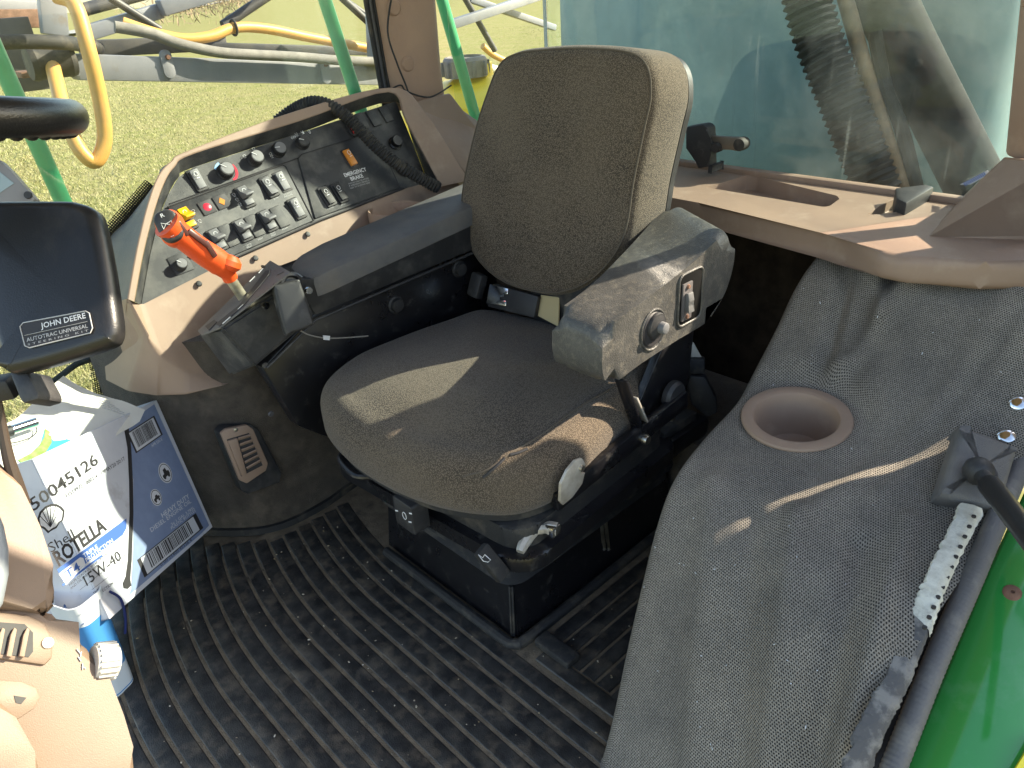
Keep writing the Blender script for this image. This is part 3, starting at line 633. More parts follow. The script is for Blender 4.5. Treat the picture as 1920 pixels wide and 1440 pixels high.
# armrest
PIT = mat('pocket shade black', (.006, .006, .006), .9, spec=.1)  # deep shade of the armrest pocket, painted as near-black on a flat plate
AY = -.13
prof0 = [(.172, .757), (.30, .782), (.45, .812), (.545, .84), (.592, .822), (.60, .765), (.575, .705), (.53, .668), (.50, .655), (.40, .652), (.28, .645), (.19, .636), (.162, .66), (.158, .71)]
prof = [(p.x, p.y) for p in crom([(*p, 0) for p in prof0], 4, True)]
inn = []
for x, z in prof:
    s = min(1, max(0, (x-.22)/.36)); s = s*s*(3-2*s)
    inn.append(Vector((x+.13*s, .0+.105*s, z)))
bm = NB(); a = [bm.verts.new((x, AY, z)) for x, z in prof]; b = [bm.verts.new(v) for v in inn]; n = len(prof)
f0 = bm.faces.new(a); f1 = bm.faces.new(b[::-1])
for i in range(n): bm.faces.new((a[i], b[i], b[(i+1) % n], a[(i+1) % n]))
bmesh.ops.bevel(bm, geom=list(f0.edges)+list(f1.edges), offset=.036, segments=7, affect='EDGES', profile=.5)
arm = obj('armrest', bm, ARM, seat, 60)
fa = Frame((.4, AY, .72), (1, 0, 0), (0, 0, 1))
pc = fa.px(1290, 558); pocket = obj('switch_pocket', plate(NB(), rrect(.078, .108, .014), Frame(fa.W(pc[0]+.006, pc[1]), fa.e1, fa.e2), -.002, .0025, .001), PIT, arm)
obj('pocket_rim', tube(NB(), [fa.W(pc[0]+.006+p[0], pc[1]+p[1], .0015) for p in rrect(.084, .114, .016, 6)], .003, 8, True), ARM, arm)
sp = Frame(fa.W(pc[0]-.010, pc[1]-.004), fa.e1, fa.e2)
plate_m = mat('worn switch plate', (.11, .10, .10), .5)
obj('switch_plate', plate(NB(), rrect(.034, .082, .002), sp, .002, .006, .001), plate_m, arm)
for dy in (-.033, .033): obj('screw', lathe(NB(), [(0, .0045), (.004, .004), (.0055, 0)], sp.M(0, dy, .006), 10), RUST, arm)
bm = NB(); prism(bm, [sp.W(-.009, -.02, .006), sp.W(-.009, .02, .006), sp.W(-.009, .021, .013), sp.W(-.009, .004, .017), sp.W(-.009, -.006, .014), sp.W(-.009, -.021, .019)], sp.e1, .018, .0015)
obj('rocker', bm, mat('worn grey switch', (.13, .13, .13), .45), arm)
kc = fa.px(1226, 612); kf = Frame(fa.W(*kc), fa.e1, fa.e2)
obj('knob_recess', lathe(NB(), [(0, .0035), (.034, .0035), (.037, .0005)], kf.M(-.003, -.006), 32), INK, arm)
obj('knob_rim', tube(NB(), [kf.W(-.003+.039*math.cos(a), -.006+.043*math.sin(a), .001) for a in [i*math.tau/32 for i in range(32)]], .0025, 8, True), ARM, arm)
kb = obj('dial', lathe(NB(), [(0, .015), (.014, .014), (.021, .011), (.026, .010), (.028, .006), (.028, .003)], kf.M(.002, .002), 32), BLK, arm)
obj('dial_button', lathe(NB(), [(0, .027), (.009, .0275), (.0115, .026), (.0125, .022), (.0125, .012)], kf.M(.005, .0), 24), KNOB, arm)
# armrest support strut, slide rail, levers
obj('support_bar', bar(NB(), at(1165, 712, y=-.075), at(1203, 826, y=-.085), .034, .007, (0, 1, 0), .002), GLOSS, seat)
obj('support_bar', bar(NB(), at(1190, 745, y=-.082), at(1210, 790, y=-.088), .016, .005, (0, 1, 0), .001), ALU, seat)
obj('pivot_bolt', lathe(NB(), [(0, .014), (.010, .014), (.012, .010), (.012, 0)], Frame(at(1206, 822, y=-.095), (1, 0, 0), (0, 0, 1)).M(), 14), STEEL, seat)
rl = obj('slide_rail', bar(NB(), (.055, -.088, .405), (.50, -.088, .455), .045, .02, (0, 0, 1), .004), GLOSS, seat)
lf = Frame(at(1072, 905, y=-.108), (1, 0, 0), (0, 0, 1))
leaf = [lf.px(*p) for p in ((1088, 858), (1094, 868), (1091, 876), (1085, 880), (1085, 888), (1093, 884), (1088, 905), (1070, 930), (1052, 945), (1046, 938), (1048, 905), (1060, 880), (1075, 862))]
obj('rail_end_plate', plate(NB(), leaf, lf, 0, .006, .001), ALU, seat)
obj('rail_bolt', lathe(NB(), [(0, .008), (.006, .008), (.007, 0)], Frame(at(1088, 876, y=-.112), (1, 0, 0), (0, 0, 1)).M(), 10), STEEL, seat)
obj('height_handle', tube(NB(), crom([at(700, 872, z=.375), at(660, 852, z=.375), at(641, 854, z=.375), at(641, 866, z=.37), at(664, 890, z=.365), at(690, 894, z=.365), at(735, 886, z=.37)], 6), .0085, 10), GLOSS, seat)
wf = Frame(at(765, 962, x=-.12), (0, -1, .0), (0, 0, 1))
wb = obj('weight_adjuster', plate(NB(), rrect(.068, .075, .006), wf, -.03, .012, .003), BLK, seat)
for (x, y, r) in ((767, 962, .009),): obj('icon', tube(NB(), [wf.W(*(Vector(wf.px(x, y))+Vector((math.cos(a)*r*.75, math.sin(a)*r))), .0125) for a in [k*math.tau/14 for k in range(14)]], .0009, 5, True), WHITE, wb)
for (x, y) in ((752, 952), (778, 957), (777, 973)): obj('icon', bar(NB(), wf.W(*wf.px(x-2, y), .0127), wf.W(*wf.px(x+3, y+1), .0127), .003, .0008, bev=0), WHITE, wb)
lv = obj('tilt_lever', bar(NB(), at(900, 1028, x=-.10), at(945, 1082, x=-.075), .035, .02, (1, 0, 0), .006), RUB, seat)
af = Frame(at(908, 1045, x=-.118), (0, -1, 0), (.2, 0, 1))
obj('arrow_icon', tube(NB(), [af.W(*af.px(*p)) for p in ((897, 1040), (905, 1046), (909, 1040), (920, 1050), (915, 1054), (906, 1052))], .0008, 5, True), WHITE, lv)
hp = crom([at(975, 1035, z=.325), at(985, 1015, z=.335), at(1003, 995, z=.345), at(1025, 990, z=.35), at(1045, 993, z=.35)], 5)
ch = obj('chipped_lever', tube(NB(), hp, [.009, .010, .011, .012, .012, .013, .013, .013, .013, .013, .012, .012, .012, .012, .011, .013, .015, .015, .015, .015, .014][:len(hp)], 8), ALU, seat)
obj('chrome_cap', box(NB(), (-.012, -.012, -.013), (.014, .012, .013), Matrix.Translation(at(1036, 993, z=.35)), .004), CHROME, ch)
obj('rear_plate', box(NB(), (.43, -.05, .255), (.68, .30, .31), bev=.012), GLOSS, seat)
obj('rear_bracket', box(NB(), (.50, -.035, .31), (.64, .05, .335), bev=.004), RUB, seat)
obj('bolt', lathe(NB(), [(0, .012), (.011, .012), (.013, .009), (.013, 0)], Matrix.Translation((.565, -.005, .335)), 6), STEEL, seat)
obj('recliner', lathe(NB(), [(0, .02), (.03, .02), (.036, .012), (.036, 0)], Frame((.47, -.07, .47), (1, 0, 0), (0, 0, 1)).M(), 20), BLK, seat)
obj('side_bracket', prism(NB(), [(.30, -.055, .40), (.56, -.055, .42), (.58, -.055, .62), (.50, -.055, .66), (.40, -.055, .52)], (0, 1, 0), .02, .004), GLOSS, seat)
# seat belt: latch end and hanging buckle
bl = thing('seat_belt', 'black seat belt with bright metal tongue tucked behind the cushion', 'seat belt', at(945, 560, x=.5))
sb = Frame(at(945, 548, x=.49), (0, -1, -.12), (.35, 0, 1))
obj('buckle', box(NB(), (-.045, -.035, 0), (.0, .035, .03), sb.M(*sb.px(912, 540)), .008), BLK, bl)
tf = [sb.px(*p) for p in ((932, 533), (966, 542), (965, 552), (958, 552), (957, 558), (950, 556), (950, 562), (962, 564), (962, 574), (925, 570))]
obj('tongue', plate(NB(), tf, sb, .026, .029, .0005), CHROME, bl)
obj('webbing', plate(NB(), [sb.px(*p) for p in ((935, 532), (1020, 556), (1012, 596), (925, 575))], sb, .012, .024, .003), BLK, bl)
tag(obj('folded_tag', plate(NB(), [sb.px(*p) for p in ((1018, 553), (1052, 558), (1050, 612), (1012, 592))], sb, .004, .008), mat('yellowed tag', (.45, .36, .20), .9)), 'yellowed paper tag beside the belt tongue behind the cushion', 'paper tag')
hb = thing('belt_buckle', 'black belt buckle hanging on a short pale strap behind the armrest', 'belt buckle', at(1315, 770, x=.70))
hf = Frame(at(1315, 715, x=.70), (.55, -.8, 0), (.12, .0, 1))
obj('strap', plate(NB(), [hf.px(*p) for p in ((1285, 636), (1300, 640), (1318, 672), (1308, 684), (1296, 668))], hf, .006, .010, .001), mat('pale strap', (.45, .42, .36), .8), hb)
obj('collar', box(NB(), (-.022, -.02, -.008), (.022, .025, .022), hf.M(*hf.px(1305, 684)), .008), RUB, hb)
obj('shell', plate(NB(), [hf.px(*p) for p in ((1294, 698), (1322, 700), (1344, 742), (1344, 768), (1326, 776), (1296, 752), (1288, 716))], hf, 0, .026, .006), BLK, hb)
hs_ = crom([at(1250, 640, x=.66), at(1262, 660, x=.66), at(1256, 685, x=.66), at(1246, 690, x=.66)], 12)
tag(obj('air_coil', tube(NB(), hs_, [.009+.002*math.sin(i*1.9) for i in range(len(hs_))], 10), RUB), 'short black ribbed air line under the armrest', 'hose')
# ================================================================ side console with switch panel
tvec = Vector((0, .53, .848)); fp = Frame((0, .9, .71), Vector((.991, 0, 0))+tvec*.135, tvec)
con = thing('side_console', 'tan side console with black switch panel beside the seat', 'console', (-.1, 1.0, .48))
WP = lambda px, py, c: fp.W(*fp.px(px, py, c), c)
E0 = [(265, 572), (281, 480), (298, 410), (315, 365), (335, 332), (362, 314), (560, 250), (742, 190), (775, 270), (802, 342)]
E1 = [(253, 566), (269, 480), (289, 400), (309, 343), (329, 312), (365, 288), (560, 228), (728, 173), (762, 228), (826, 350)]
E2 = [(238, 560), (256, 462), (276, 381), (296, 328), (320, 301), (355, 280), (560, 205), (733, 163), (795, 205), (880, 338)]
r0 = [WP(*p, -.004) for p in E0]; r1 = [WP(*p, .034) for p in E1]; r2 = [WP(*p, .036) for p in E2]
# densify
dn = lambda r: crom(r, 5)
r0, r1, r2 = dn(r0), dn(r1), dn(r2)
r3 = [p+Vector((0, .05, -.05)) for p in r2]
bm = NB(); grid(bm, [r0, r1]); obj('recess_wall', bm, BLKP, con, 50)
bm = NB(); grid(bm, [[p-fp.n*.004 for p in r1], r1, r2, r3]); rim = obj('rim', bm, TAN, con, 50); bevmod(rim, .004)
# dark skirt between rim and glass
sk = [(190, 560), (197, 462), (240, 410), (275, 366), (296, 336), (330, 300), (560, 225), (733, 180)]
r4 = dn([at(*p, y=1.225) for p in sk]); bm = NB(); n4 = len(r4); r3b = [p+Vector((0, .004, -.012)) for p in r2[:n4]]
grid(bm, [r3b, r4]); obj('outer_skirt', bm, PADM, con, 50)
# lower tan shell
bm = NB()
a_ = [WP(*p, -.001) for p in ((265, 572), (345, 531), (430, 489), (600, 414), (760, 354), (850, 315))]
b_ = [at(300, 664, y=.845), at(350, 695, y=.84), at(427, 709, y=.835), at(590, 640, y=.84), at(760, 540, y=.85), at(900, 470, y=.85)]
c_ = [at(298, 743, z=.48), at(350, 742, z=.48), at(420, 724, z=.478), at(500, 690, z=.478), at(640, 640, z=.478), at(820, 560, z=.478)]
d_ = [p+Vector((0, .12, 0)) for p in c_]
grid(bm, [a_, b_, c_, d_])
e_ = [WP(265, 572, -.001), WP(253, 566, .03), WP(238, 560, .036)]
l1 = [WP(238, 560, .036), at(272, 632, y=.86), at(300, 664, y=.845)]
l2 = [at(192, 575, y=1.215), at(193, 650, y=1.215), at(199, 712, z=.48)]
l3 = [at(199, 712, z=.48), at(240, 733, z=.48), at(298, 743, z=.48)]
bm.faces.new([bm.verts.new(p) for p in (e_[0], e_[2], l1[1], l1[2])])
bm.faces.new([bm.verts.new(p) for p in (l1[0], l2[0], l2[1], l1[1])])
bm.faces.new([bm.verts.new(p) for p in (l1[1], l2[1], l2[2], l3[1])])
bm.faces.new([bm.verts.new(p) for p in (l1[1], l3[1], l3[2], l1[2])])
bmesh.ops.remove_doubles(bm, verts=bm.verts, dist=.0015)
sh = obj('shell', bm, TAN, con, 60); bevmod(sh, .010, 3, 12)
# hatch seam lines on the lower shell
def seamline(pts, r=.0016): return obj('hatch_seam', tube(NB(), crom(pts, 5), r, 6), INK, con)
hq = Frame(at(240, 650, y=.99), (at(285, 700, y=.9)-at(200, 690, y=1.15)), (0, .05, 1))
obj('hatch', plate(NB(), [hq.px(*p, .004) for p in ((203, 577), (238, 573), (252, 590), (291, 722), (262, 724), (205, 706), (197, 690))], hq, .0, .006, .002), TAN, con)
for x, y in ((373, 532), (479, 484), (577, 439)): obj('screw', lathe(NB(), [(0, .004), (.006, .003), (.008, 0)], fp.M(*fp.px(x, y), 0), 10), BLK, con)
# panel
pan = obj('switch_panel', plate(NB(), [fp.px(p[0], p[1]) for p in E0] + [fp.px(*p) for p in ((760, 353), (600, 413), (430, 488))], fp, -.012, 0, 0), BLKP, con)
def outl(pts, c0, c1, m, name, par, r=.004):
    q = [fp.px(*p) for p in pts]; return obj(name, plate(NB(), q, fp, c0, c1, r), m, par)
modA = outl([(314, 388), (529, 309), (536, 312), (588, 414), (433, 482), (352, 478), (332, 440)], .0005, .005, BLKP, 'switch_module', con, .002)
modB = outl([(558, 298), (566, 289), (696, 248), (712, 268), (750, 352), (590, 411)], .0005, .005, BLKP, 'brake_module', con, .002)
obj('module_edge', tube(NB(), [WP(*p, .0048) for p in ((314, 388), (529, 309), (536, 312), (588, 414))], .0022, 6), INK, modA)
obj('module_edge', tube(NB(), [WP(*p, .0048) for p in ((558, 298), (566, 289), (696, 248), (712, 268), (750, 352))], .0015, 6), INK, modB)
obj('trim_line', tube(NB(), [WP(*p, .001) for p in ((318, 382), (540, 303), (700, 246))], .0016, 6), INK, con)
obj('lower_edge', tube(NB(), [WP(*p, .002) for p in ((352, 482), (433, 487), (600, 413), (757, 353))], .0035, 6), INK, con)
def swm(name, f): me = bpy.data.meshes.new(name); bm = NB(); f(bm); bmesh.ops.recalc_face_normals(bm, faces=bm.faces); bm.to_mesh(me); bm.free(); return me
I4 = Frame((0, 0, 0), (1, 0, 0), (0, 1, 0))
bezel = swm('bezel', lambda bm: plate(bm, rrect(.034, .062, .004), I4, 0, .006, .002)); fin(bezel, BLK)
def rock(h1, h2): return lambda bm: prism(bm, [Vector(p) for p in ((-.011, -.024, .004), (-.011, .024, .004), (-.011, .025, h1), (-.011, .0, min(h1, h2)+.001), (-.011, -.025, h2))], (1, 0, 0), .022, .0015)
def padl(bm):
    prism(bm, [Vector(p) for p in ((-.012, -.004, .004), (-.012, .026, .004), (-.012, .026, .016), (-.012, .012, .018), (-.012, -.002, .040), (-.012, -.008, .039), (-.012, -.006, .012))], (1, 0, 0), .024, .0015)
    box(bm, (-.012, -.025, .004), (.012, -.010, .013), bev=.002)
rockU = swm('rocker', rock(.016, .010)); fin(rockU, KNOB); rockD = swm('rocker', rock(.009, .018)); fin(rockD, KNOB); rockF = swm('rocker', rock(.011, .014)); fin(rockF, BLK)
padm = swm('paddle', padl); fin(padm, KNOB); pady = swm('paddle', padl); fin(pady, YEL)
rockA = swm('rocker', rock(.012, .015)); fin(rockA, AMB); rockR = swm('rocker', rock(.011, .011)); fin(rockR, REDP)
blank = swm('blank_plate', lambda bm: plate(bm, rrect(.032, .060, .003), I4, 0, .0045, .0015)); fin(blank, BLKP)
ic = swm('icon', lambda bm: (tube(bm, [Vector((.005*math.cos(a), .006*math.sin(a), 0)) for a in [k*math.tau/10 for k in range(10)]], .0007, 4, True), box(bm, (-.004, -.012, -.0003), (.004, -.0105, .0003)))); fin(ic, WHITE, 0)
def switch(px, py, me, par, c=.005, icon=True, bz=True, k=1.):
    a, b = fp.px(px, py, c); s = Matrix.Diagonal((k, k, 1, 1))
    if bz: o = shared('rocker_switch', bezel, fp.M(a, b, c) @ s, par)
    w = shared('rocker', me, fp.M(a, b, c) @ s, con if not bz else par)
    if bz:
        w.parent = o; w.matrix_local = Matrix.Identity(4)
        if icon:
            i = shared('icon', ic, Matrix.Identity(4), par); i.parent = o; i.matrix_local = Matrix.Translation((0, .012, .0165 if me is rockU else .0125 if me in (rockD, rockF) else .0185))
    return o
for px, py, me, par in ((369.7, 338.6, rockU, con), (349, 411, pady, con), (459, 370, padm, con), (504, 351, rockD, con), (528, 342, rockU, con), (406, 451, padm, con), (454, 433, padm, con), (501, 415, padm, con), (555.6, 392, rockU, con),
                        (654, 298, rockA, con), (612.5, 369, rockF, con), (636, 362, rockF, con), (659, 237, rockR, con)):
    switch(px, py, me, par, .005 if py > 345 else .0005)
for px, py in ((428, 442), (477, 424), (524, 407)): a, b = fp.px(px, py, .005); shared('blank_plate', blank, fp.M(a, b, .005), con)
for px, py in ((677, 228), (700, 222), (723, 214)): a, b = fp.px(px, py, 0); shared('blank_plate', blank, fp.M(a, b, .0005) @ Matrix.Diagonal((.95, .85, 1, 1)), con)
# indicator lamps
for px, py, m in ((388, 389, REDL), (415.5, 378.5, AMB)):
    a, b = fp.px(px, py, .005); f = Frame(fp.W(a, b, .005), fp.e1, fp.e2)
    o = obj('indicator_lamp', plate(NB(), rrect(.037, .037, .002), f, 0, .003, .001), INK, con)
    obj('lens', lathe(NB(), [(0, .0042), (.009, .0042), (.011, .003)], f.M(), 20) if m is REDL else plate(NB(), [(0, .011), (-.009, 0), (0, -.011), (.009, 0)], f, .003, .0042), m, o)
# rotary knobs
def knob(px, py, r, h, m, c=0, ang=2.3):
    a, b = fp.px(px, py, c+h); bm = NB(); prof = [(r*1.12, 0), (r*1.12, .004), (r, .006), (r, h-.003), (r*.92, h), (0, h)]
    M = fp.M(a, b, c); lathe(bm, prof, M, 32)
    for k in range(24):
        t = k*math.tau/24; tube(bm, [M @ Vector((r*math.cos(t), r*math.sin(t), .006)), M @ Vector((r*math.cos(t), r*math.sin(t), h-.003))], r*.05, 5)
    o = obj('rotary_knob', bm, BLK, con)
    cap = obj('knob_cap', lathe(NB(), [(0, h+.002), (r*.8, h+.0015), (r*.9, h-.0005)], M, 28), m, o)
    d = fp.e1*math.cos(ang)+fp.e2*math.sin(ang); p = M @ Vector((0, 0, h+.0022))
    obj('pointer', bar(NB(), p+d*r*.15, p+d*r*.95, .0025, .0012, fp.n, 0), WHITE, o); return o
knob(426, 315, .0195, .026, KNOB); knob(483, 292, .0185, .026, KNOB); knob(526, 276, .018, .024, KNOB, ang=2.9); knob(571, 263, .0175, .022, BLK, ang=2.6)
knob(341, 493, .014, .022, KNOB, .003)
outl([(312, 485), (346, 470), (364, 505), (330, 518)], .0003, .003, BLKP, 'knob_plate', con, .001)
a, b = fp.px(424, 322); obj('hot_mark', plate(NB(), [(.024*math.cos(t), .024*math.sin(t)) for t in [R(-80+k*13) for k in range(9)]]+[(.031*math.cos(t), .031*math.sin(t)) for t in [R(24-k*13) for k in range(9)]], fp, .0003, .0008, 0, a, b), REDL, con, 0)
obj('cold_mark', plate(NB(), [(.024*math.cos(t), .024*math.sin(t)) for t in [R(100+k*8) for k in range(7)]]+[(.030*math.cos(t), .030*math.sin(t)) for t in [R(148-k*8) for k in range(7)]], fp, .0003, .0008, 0, a, b), mat('blue mark', (.25, .5, .8), .5), con, 0)
o = obj('lighter', lathe(NB(), [(.021, 0), (.021, .004), (.017, .006), (.017, .018), (.015, .021), (0, .020)], fp.M(*fp.px(743, 266, .01), 0), 24), GLOSS, con)
obj('lighter_ring', lathe(NB(), [(.018, .005), (.0195, .006), (.0195, .002)], fp.M(*fp.px(743, 266, .01), 0), 24), CHROME, o)
obj('power_socket', lathe(NB(), [(.026, 0), (.026, .006), (.022, .008), (.018, .008), (.017, .001), (0, .001)], fp.M(*fp.px(757, 316), 0), 24), INK, con)
# lettering
def tx(s, L, Rr, T, m=WHITE, c=.0056, fat=.0): return text('lettering', s, fp, L, Rr, T, m, con, c, fat)
tx('EMERGENCY', (647, 332), (688, 320), (645, 325), fat=.02); tx('BRAKE', (659, 339), (682, 332), (657, 332), fat=.02)
for i, s in enumerate(('SHOULD ONLY BE APPLIED', 'IF EMERGENCY BRAKE IS', 'USED TO STOP MACHINE')): tx(s, (654+i*1.5, 346+i*4.2), (692+i, 335+i*4.2), (653+i*1.5, 343.3+i*4.2), DIMW)
tx('OFF', (547, 261), (556, 258), (546, 256.5), c=.0006)
tx('1', (569, 251), (571, 250), (568, 246), c=.0006); tx('2', (580.5, 249), (583, 248), (580, 244.5), c=.0006)
for s, L, Rr in (('AGITATION', (556, 415), (572, 409)), ('RIGHT', (508, 440), (517, 436)), ('SPRAY', (509, 444), (518, 440)), ('CENTER', (462, 462), (472, 458)), ('SPRAY', (463, 466), (473, 462)), ('LEFT', (417, 479), (424, 476)), ('SPRAY', (484, 451), (494, 447)),
                 ('SOLUTION', (533, 367), (548, 361)), ('PRESSURE', (534, 371), (549, 365)), ('PUMP', (514, 375), (523, 371)), ('POWER', (614, 393), (626, 389)), ('HIGH', (640, 386), (648, 383)), ('BOOM', (468, 395), (478, 391)), ('FOAM', (530, 432), (540, 428))):
    tx(s, L, Rr, (L[0]-1, L[1]-2.8), DIMW)
for px, py in ((555, 251), (566, 247), (579, 246)): shared('icon', ic, fp.M(*fp.px(px, py), .0006) @ Matrix.Diagonal((.7, .6, 1, 1)), con)
for px, py in ((361, 397), (373, 415), (437, 366), (443, 375), (448, 384), (506, 290), (508, 294), (457, 294), (474, 280)): shared('icon', ic, fp.M(*fp.px(px, py), .0056) @ Matrix.Diagonal((.8, .5, 1, 1)), con)
# cup recess half hidden by the arm pad
cm = Matrix.Translation(at(742, 392, y=.875)); obj('bin', lathe(NB(), [(.075, 0), (.080, .004), (.082, 0), (.078, -.10), (0, -.10), (0, -.098), (.07, -.09), (.075, 0)], cm, 32), TAN, con)
pf = thing('pillar_foot', 'tan moulded foot trim at the base of the padded pillar', 'trim', at(850, 250, y=1.15))
bm = NB(); ft = [at(776, 188, y=1.13), at(845, 172, y=1.15), at(900, 245, y=1.18), at(930, 330, y=1.15), at(905, 400, y=1.02), at(860, 300, y=1.06)]
prism(bm, ft, (.03, .12, -.06), 1, .012, 3); obj('cover', bm, TAN, pf)
struct('side_ledge', prism(NB(), [at(770, 195, y=1.12), at(890, 345, y=.95), at(1000, 380, y=.95), at(1000, 300, y=1.2), at(860, 200, y=1.2)], (0, 0, -1), .06, .005), TAN)
# ================================================================ corrugated conduit over the panel
path = crom([at(520, 228, y=1.22), at(548, 208, y=1.19), at(585, 192, y=1.13), at(622, 200, y=1.08), at(660, 228, y=1.04), at(700, 270, y=.99), at(745, 308, y=.95), at(790, 335, y=.92), at(822, 352, y=.90)], 40)
rr = []; ln = 0
for i, p in enumerate(path):
    if i: ln += (p-path[i-1]).length
    rr.append(.0175+.002*math.sin(ln/.0098*math.tau))
tag(obj('cable_conduit', tube(NB(), path, rr, 14), RUB), 'black corrugated cable conduit arching over the switch panel', 'conduit')
# ================================================================ black control arm
ca = thing('lever_console', 'long black lever console with grey padded top running beside the seat', 'console', (.2, .71, .3))
fpad = Frame((-.015, .71, .748), (1, 0, .105), (0, 1, 0))
bm = NB(); o2 = [(.0, -.085), (.02, -.094), (.86, -.094), (.86, .094), (.14, .094), (.06, .075), (.01, .03), (-.005, -.02)]
plate(bm, o2, fpad, -.052, 0, .016); obj('arm_pad', bm, PADM, ca)
bm = NB(); prism(bm, [at(548, 522, y=.625), at(592, 528, y=.625), at(905, 395, y=.625), at(905, 462, y=.625), at(592, 592, y=.625)], (0, 1, 0), .165, .006); obj('upper_panel', bm, BLK, ca)
bm = NB(); prism(bm, [at(492, 690, y=.645), at(592, 585, y=.645), at(915, 455, y=.645), at(960, 640, y=.645), at(640, 830, y=.645), at(560, 800, y=.645)], (0, 1, 0), .05, .006); obj('lower_panel', bm, GLOSS, ca)
flo = Frame((0, .645, .6), (1, 0, 0), (0, 0, 1))
for x, y in ((741, 571), (860, 504)):
    o = obj('round_plug', lathe(NB(), [(.024, 0), (.024, .004), (.019, .006), (.017, .016), (0, .018)], flo.M(*flo.px(x, y), 0), 24), BLK, ca)
for x, y in ((645, 578), (497, 685), (508, 776), (852, 488)):
    obj('screw', lathe(NB(), [(0, .003), (.006, .003), (.0075, 0)], flo.M(*flo.px(x, y), 0), 12), DARKST if x != 852 else STEEL, ca)
obj('panel_ridge', tube(NB(), [at(500, 690, y=.641), at(592, 600, y=.622), at(915, 462, y=.622)], .004, 8), BLK, ca)
# sloping gate housing at the front of the arm
A, B_, C_, D_ = at(369, 622, y=.785), at(508, 487, y=.785), at(565, 520, y=.622), at(413, 617, y=.622)
A2, B2, C2, D2 = at(431, 706, y=.76), at(560, 600, y=.785), at(592, 592, y=.622), at(478, 687, y=.622)
bm = NB(); V = [bm.verts.new(p) for p in (A, B_, C_, D_, A2, B2, C2, D2)]
for f in ((0, 1, 2, 3), (7, 6, 5, 4), (0, 3, 7, 4), (3, 2, 6, 7), (2, 1, 5, 6), (1, 0, 4, 5)): bm.faces.new([V[i] for i in f])
bmesh.ops.bevel(bm, geom=bm.edges[:], offset=.007, segments=3, affect='EDGES'); gt = obj('gate_housing', bm, BLKP, ca)
cc_ = (A+B_+C_+D_)/4
fg = Frame((A+B_+C_+D_)/4, B_-A, A-D_)
if fg.n.dot(CAM-fg.o) < 0: fg = Frame(fg.o, fg.e1*-1, fg.e2)
gtop = max((p-fg.o).dot(fg.n) for p in (A, B_, C_, D_))+.0015
GW = lambda px, py, c=0: fg.W(*fg.px(px, py, gtop+c), gtop+c)
obj('gate_plate', prism(NB(), [GW(*p, -.004) for p in ((372, 622), (508, 490), (546, 512), (412, 617), (380, 630))], fg.n, .003), PADM, gt)  # paler than the housing: sunlight on the top face put into the colour
obj('gate_slot', prism(NB(), [GW(*p) for p in ((404, 608), (449, 572), (498, 508), (506, 507), (505, 514), (458, 572), (412, 612))], fg.n, .001), INK, gt)
obj('gate_slot', prism(NB(), [GW(*p) for p in ((385, 612), (402, 600), (407, 604), (392, 620))], fg.n, .001), INK, gt)
obj('decal', prism(NB(), [GW(*p) for p in ((514, 508), (526, 502), (532, 510), (520, 516))], fg.n, .001), mat('grey decal', (.10, .09, .09), .6), gt)
for p, q in (((417, 607), (432, 594)), ((485, 512), (493, 503)), ((446, 580), (456, 571)), ((468, 528), (478, 518))): obj('mark', bar(NB(), GW(*p, .001), GW(*q, .001), .002, .0008, fg.n, 0), WHITE, gt)
# small box clamped on the gate
fx = Frame(at(545, 575, y=.565), (.93, -.1, .30), (-.16, .35, .9))
bm = NB(); o2 = [fx.px(*p, .03) for p in ((513, 540), (522, 532), (556, 524), (564, 530), (586, 598), (582, 612), (545, 626), (534, 620))]
pillow(bm, [(p.x, p.y) for p in crom([(*p, 0) for p in o2], 4, True)], Frame(fx.W(0, 0, 0), fx.e1, fx.e2), .034, .008, .001, 4, 3)
cb = thing('clamp_box', 'small rounded black box clamped on the gate of the lever console', 'control box', at(545, 620, y=.58))
obj('shell', bm, BLK, cb, 50)
obj('mount', bar(NB(), at(520, 545, y=.60), at(560, 540, y=.60), .05, .03, bev=.008), GLOSS, cb)
obj('hook', tube(NB(), crom([fx.W(*fx.px(522, 535), .02), fx.W(*fx.px(532, 518), .015), fx.W(*fx.px(550, 516), .01), fx.W(*fx.px(562, 524), .015)], 5), .007, 8), GLOSS, cb)
for x, y, yy in ((496, 573, .617), (577, 545, .60)): obj('bolt', lathe(NB(), [(0, .009), (.008, .009), (.0095, .006), (.0095, 0)], Frame(at(x, y, y=yy), (1, 0, 0), (0, .2, 1)).M(), 14), CHROME, cb)
lw_ = thing('thin_lead', 'thin grey lead with white paper flag dangling under the clamp box', 'wire', at(610, 635, y=.60))
obj('wire', tube(NB(), crom([at(560, 618, y=.61), at(580, 628, y=.605), at(612, 634, y=.60), at(650, 633, y=.60), at(690, 630, y=.60)], 6), .0018, 6), GREYH, lw_)
obj('flag', prism(NB(), [at(606, 629, y=.598), at(619, 630, y=.598), at(618, 638, y=.598), at(607, 637, y=.598)], (0, 1, 0), .002), CWHITE, lw_)
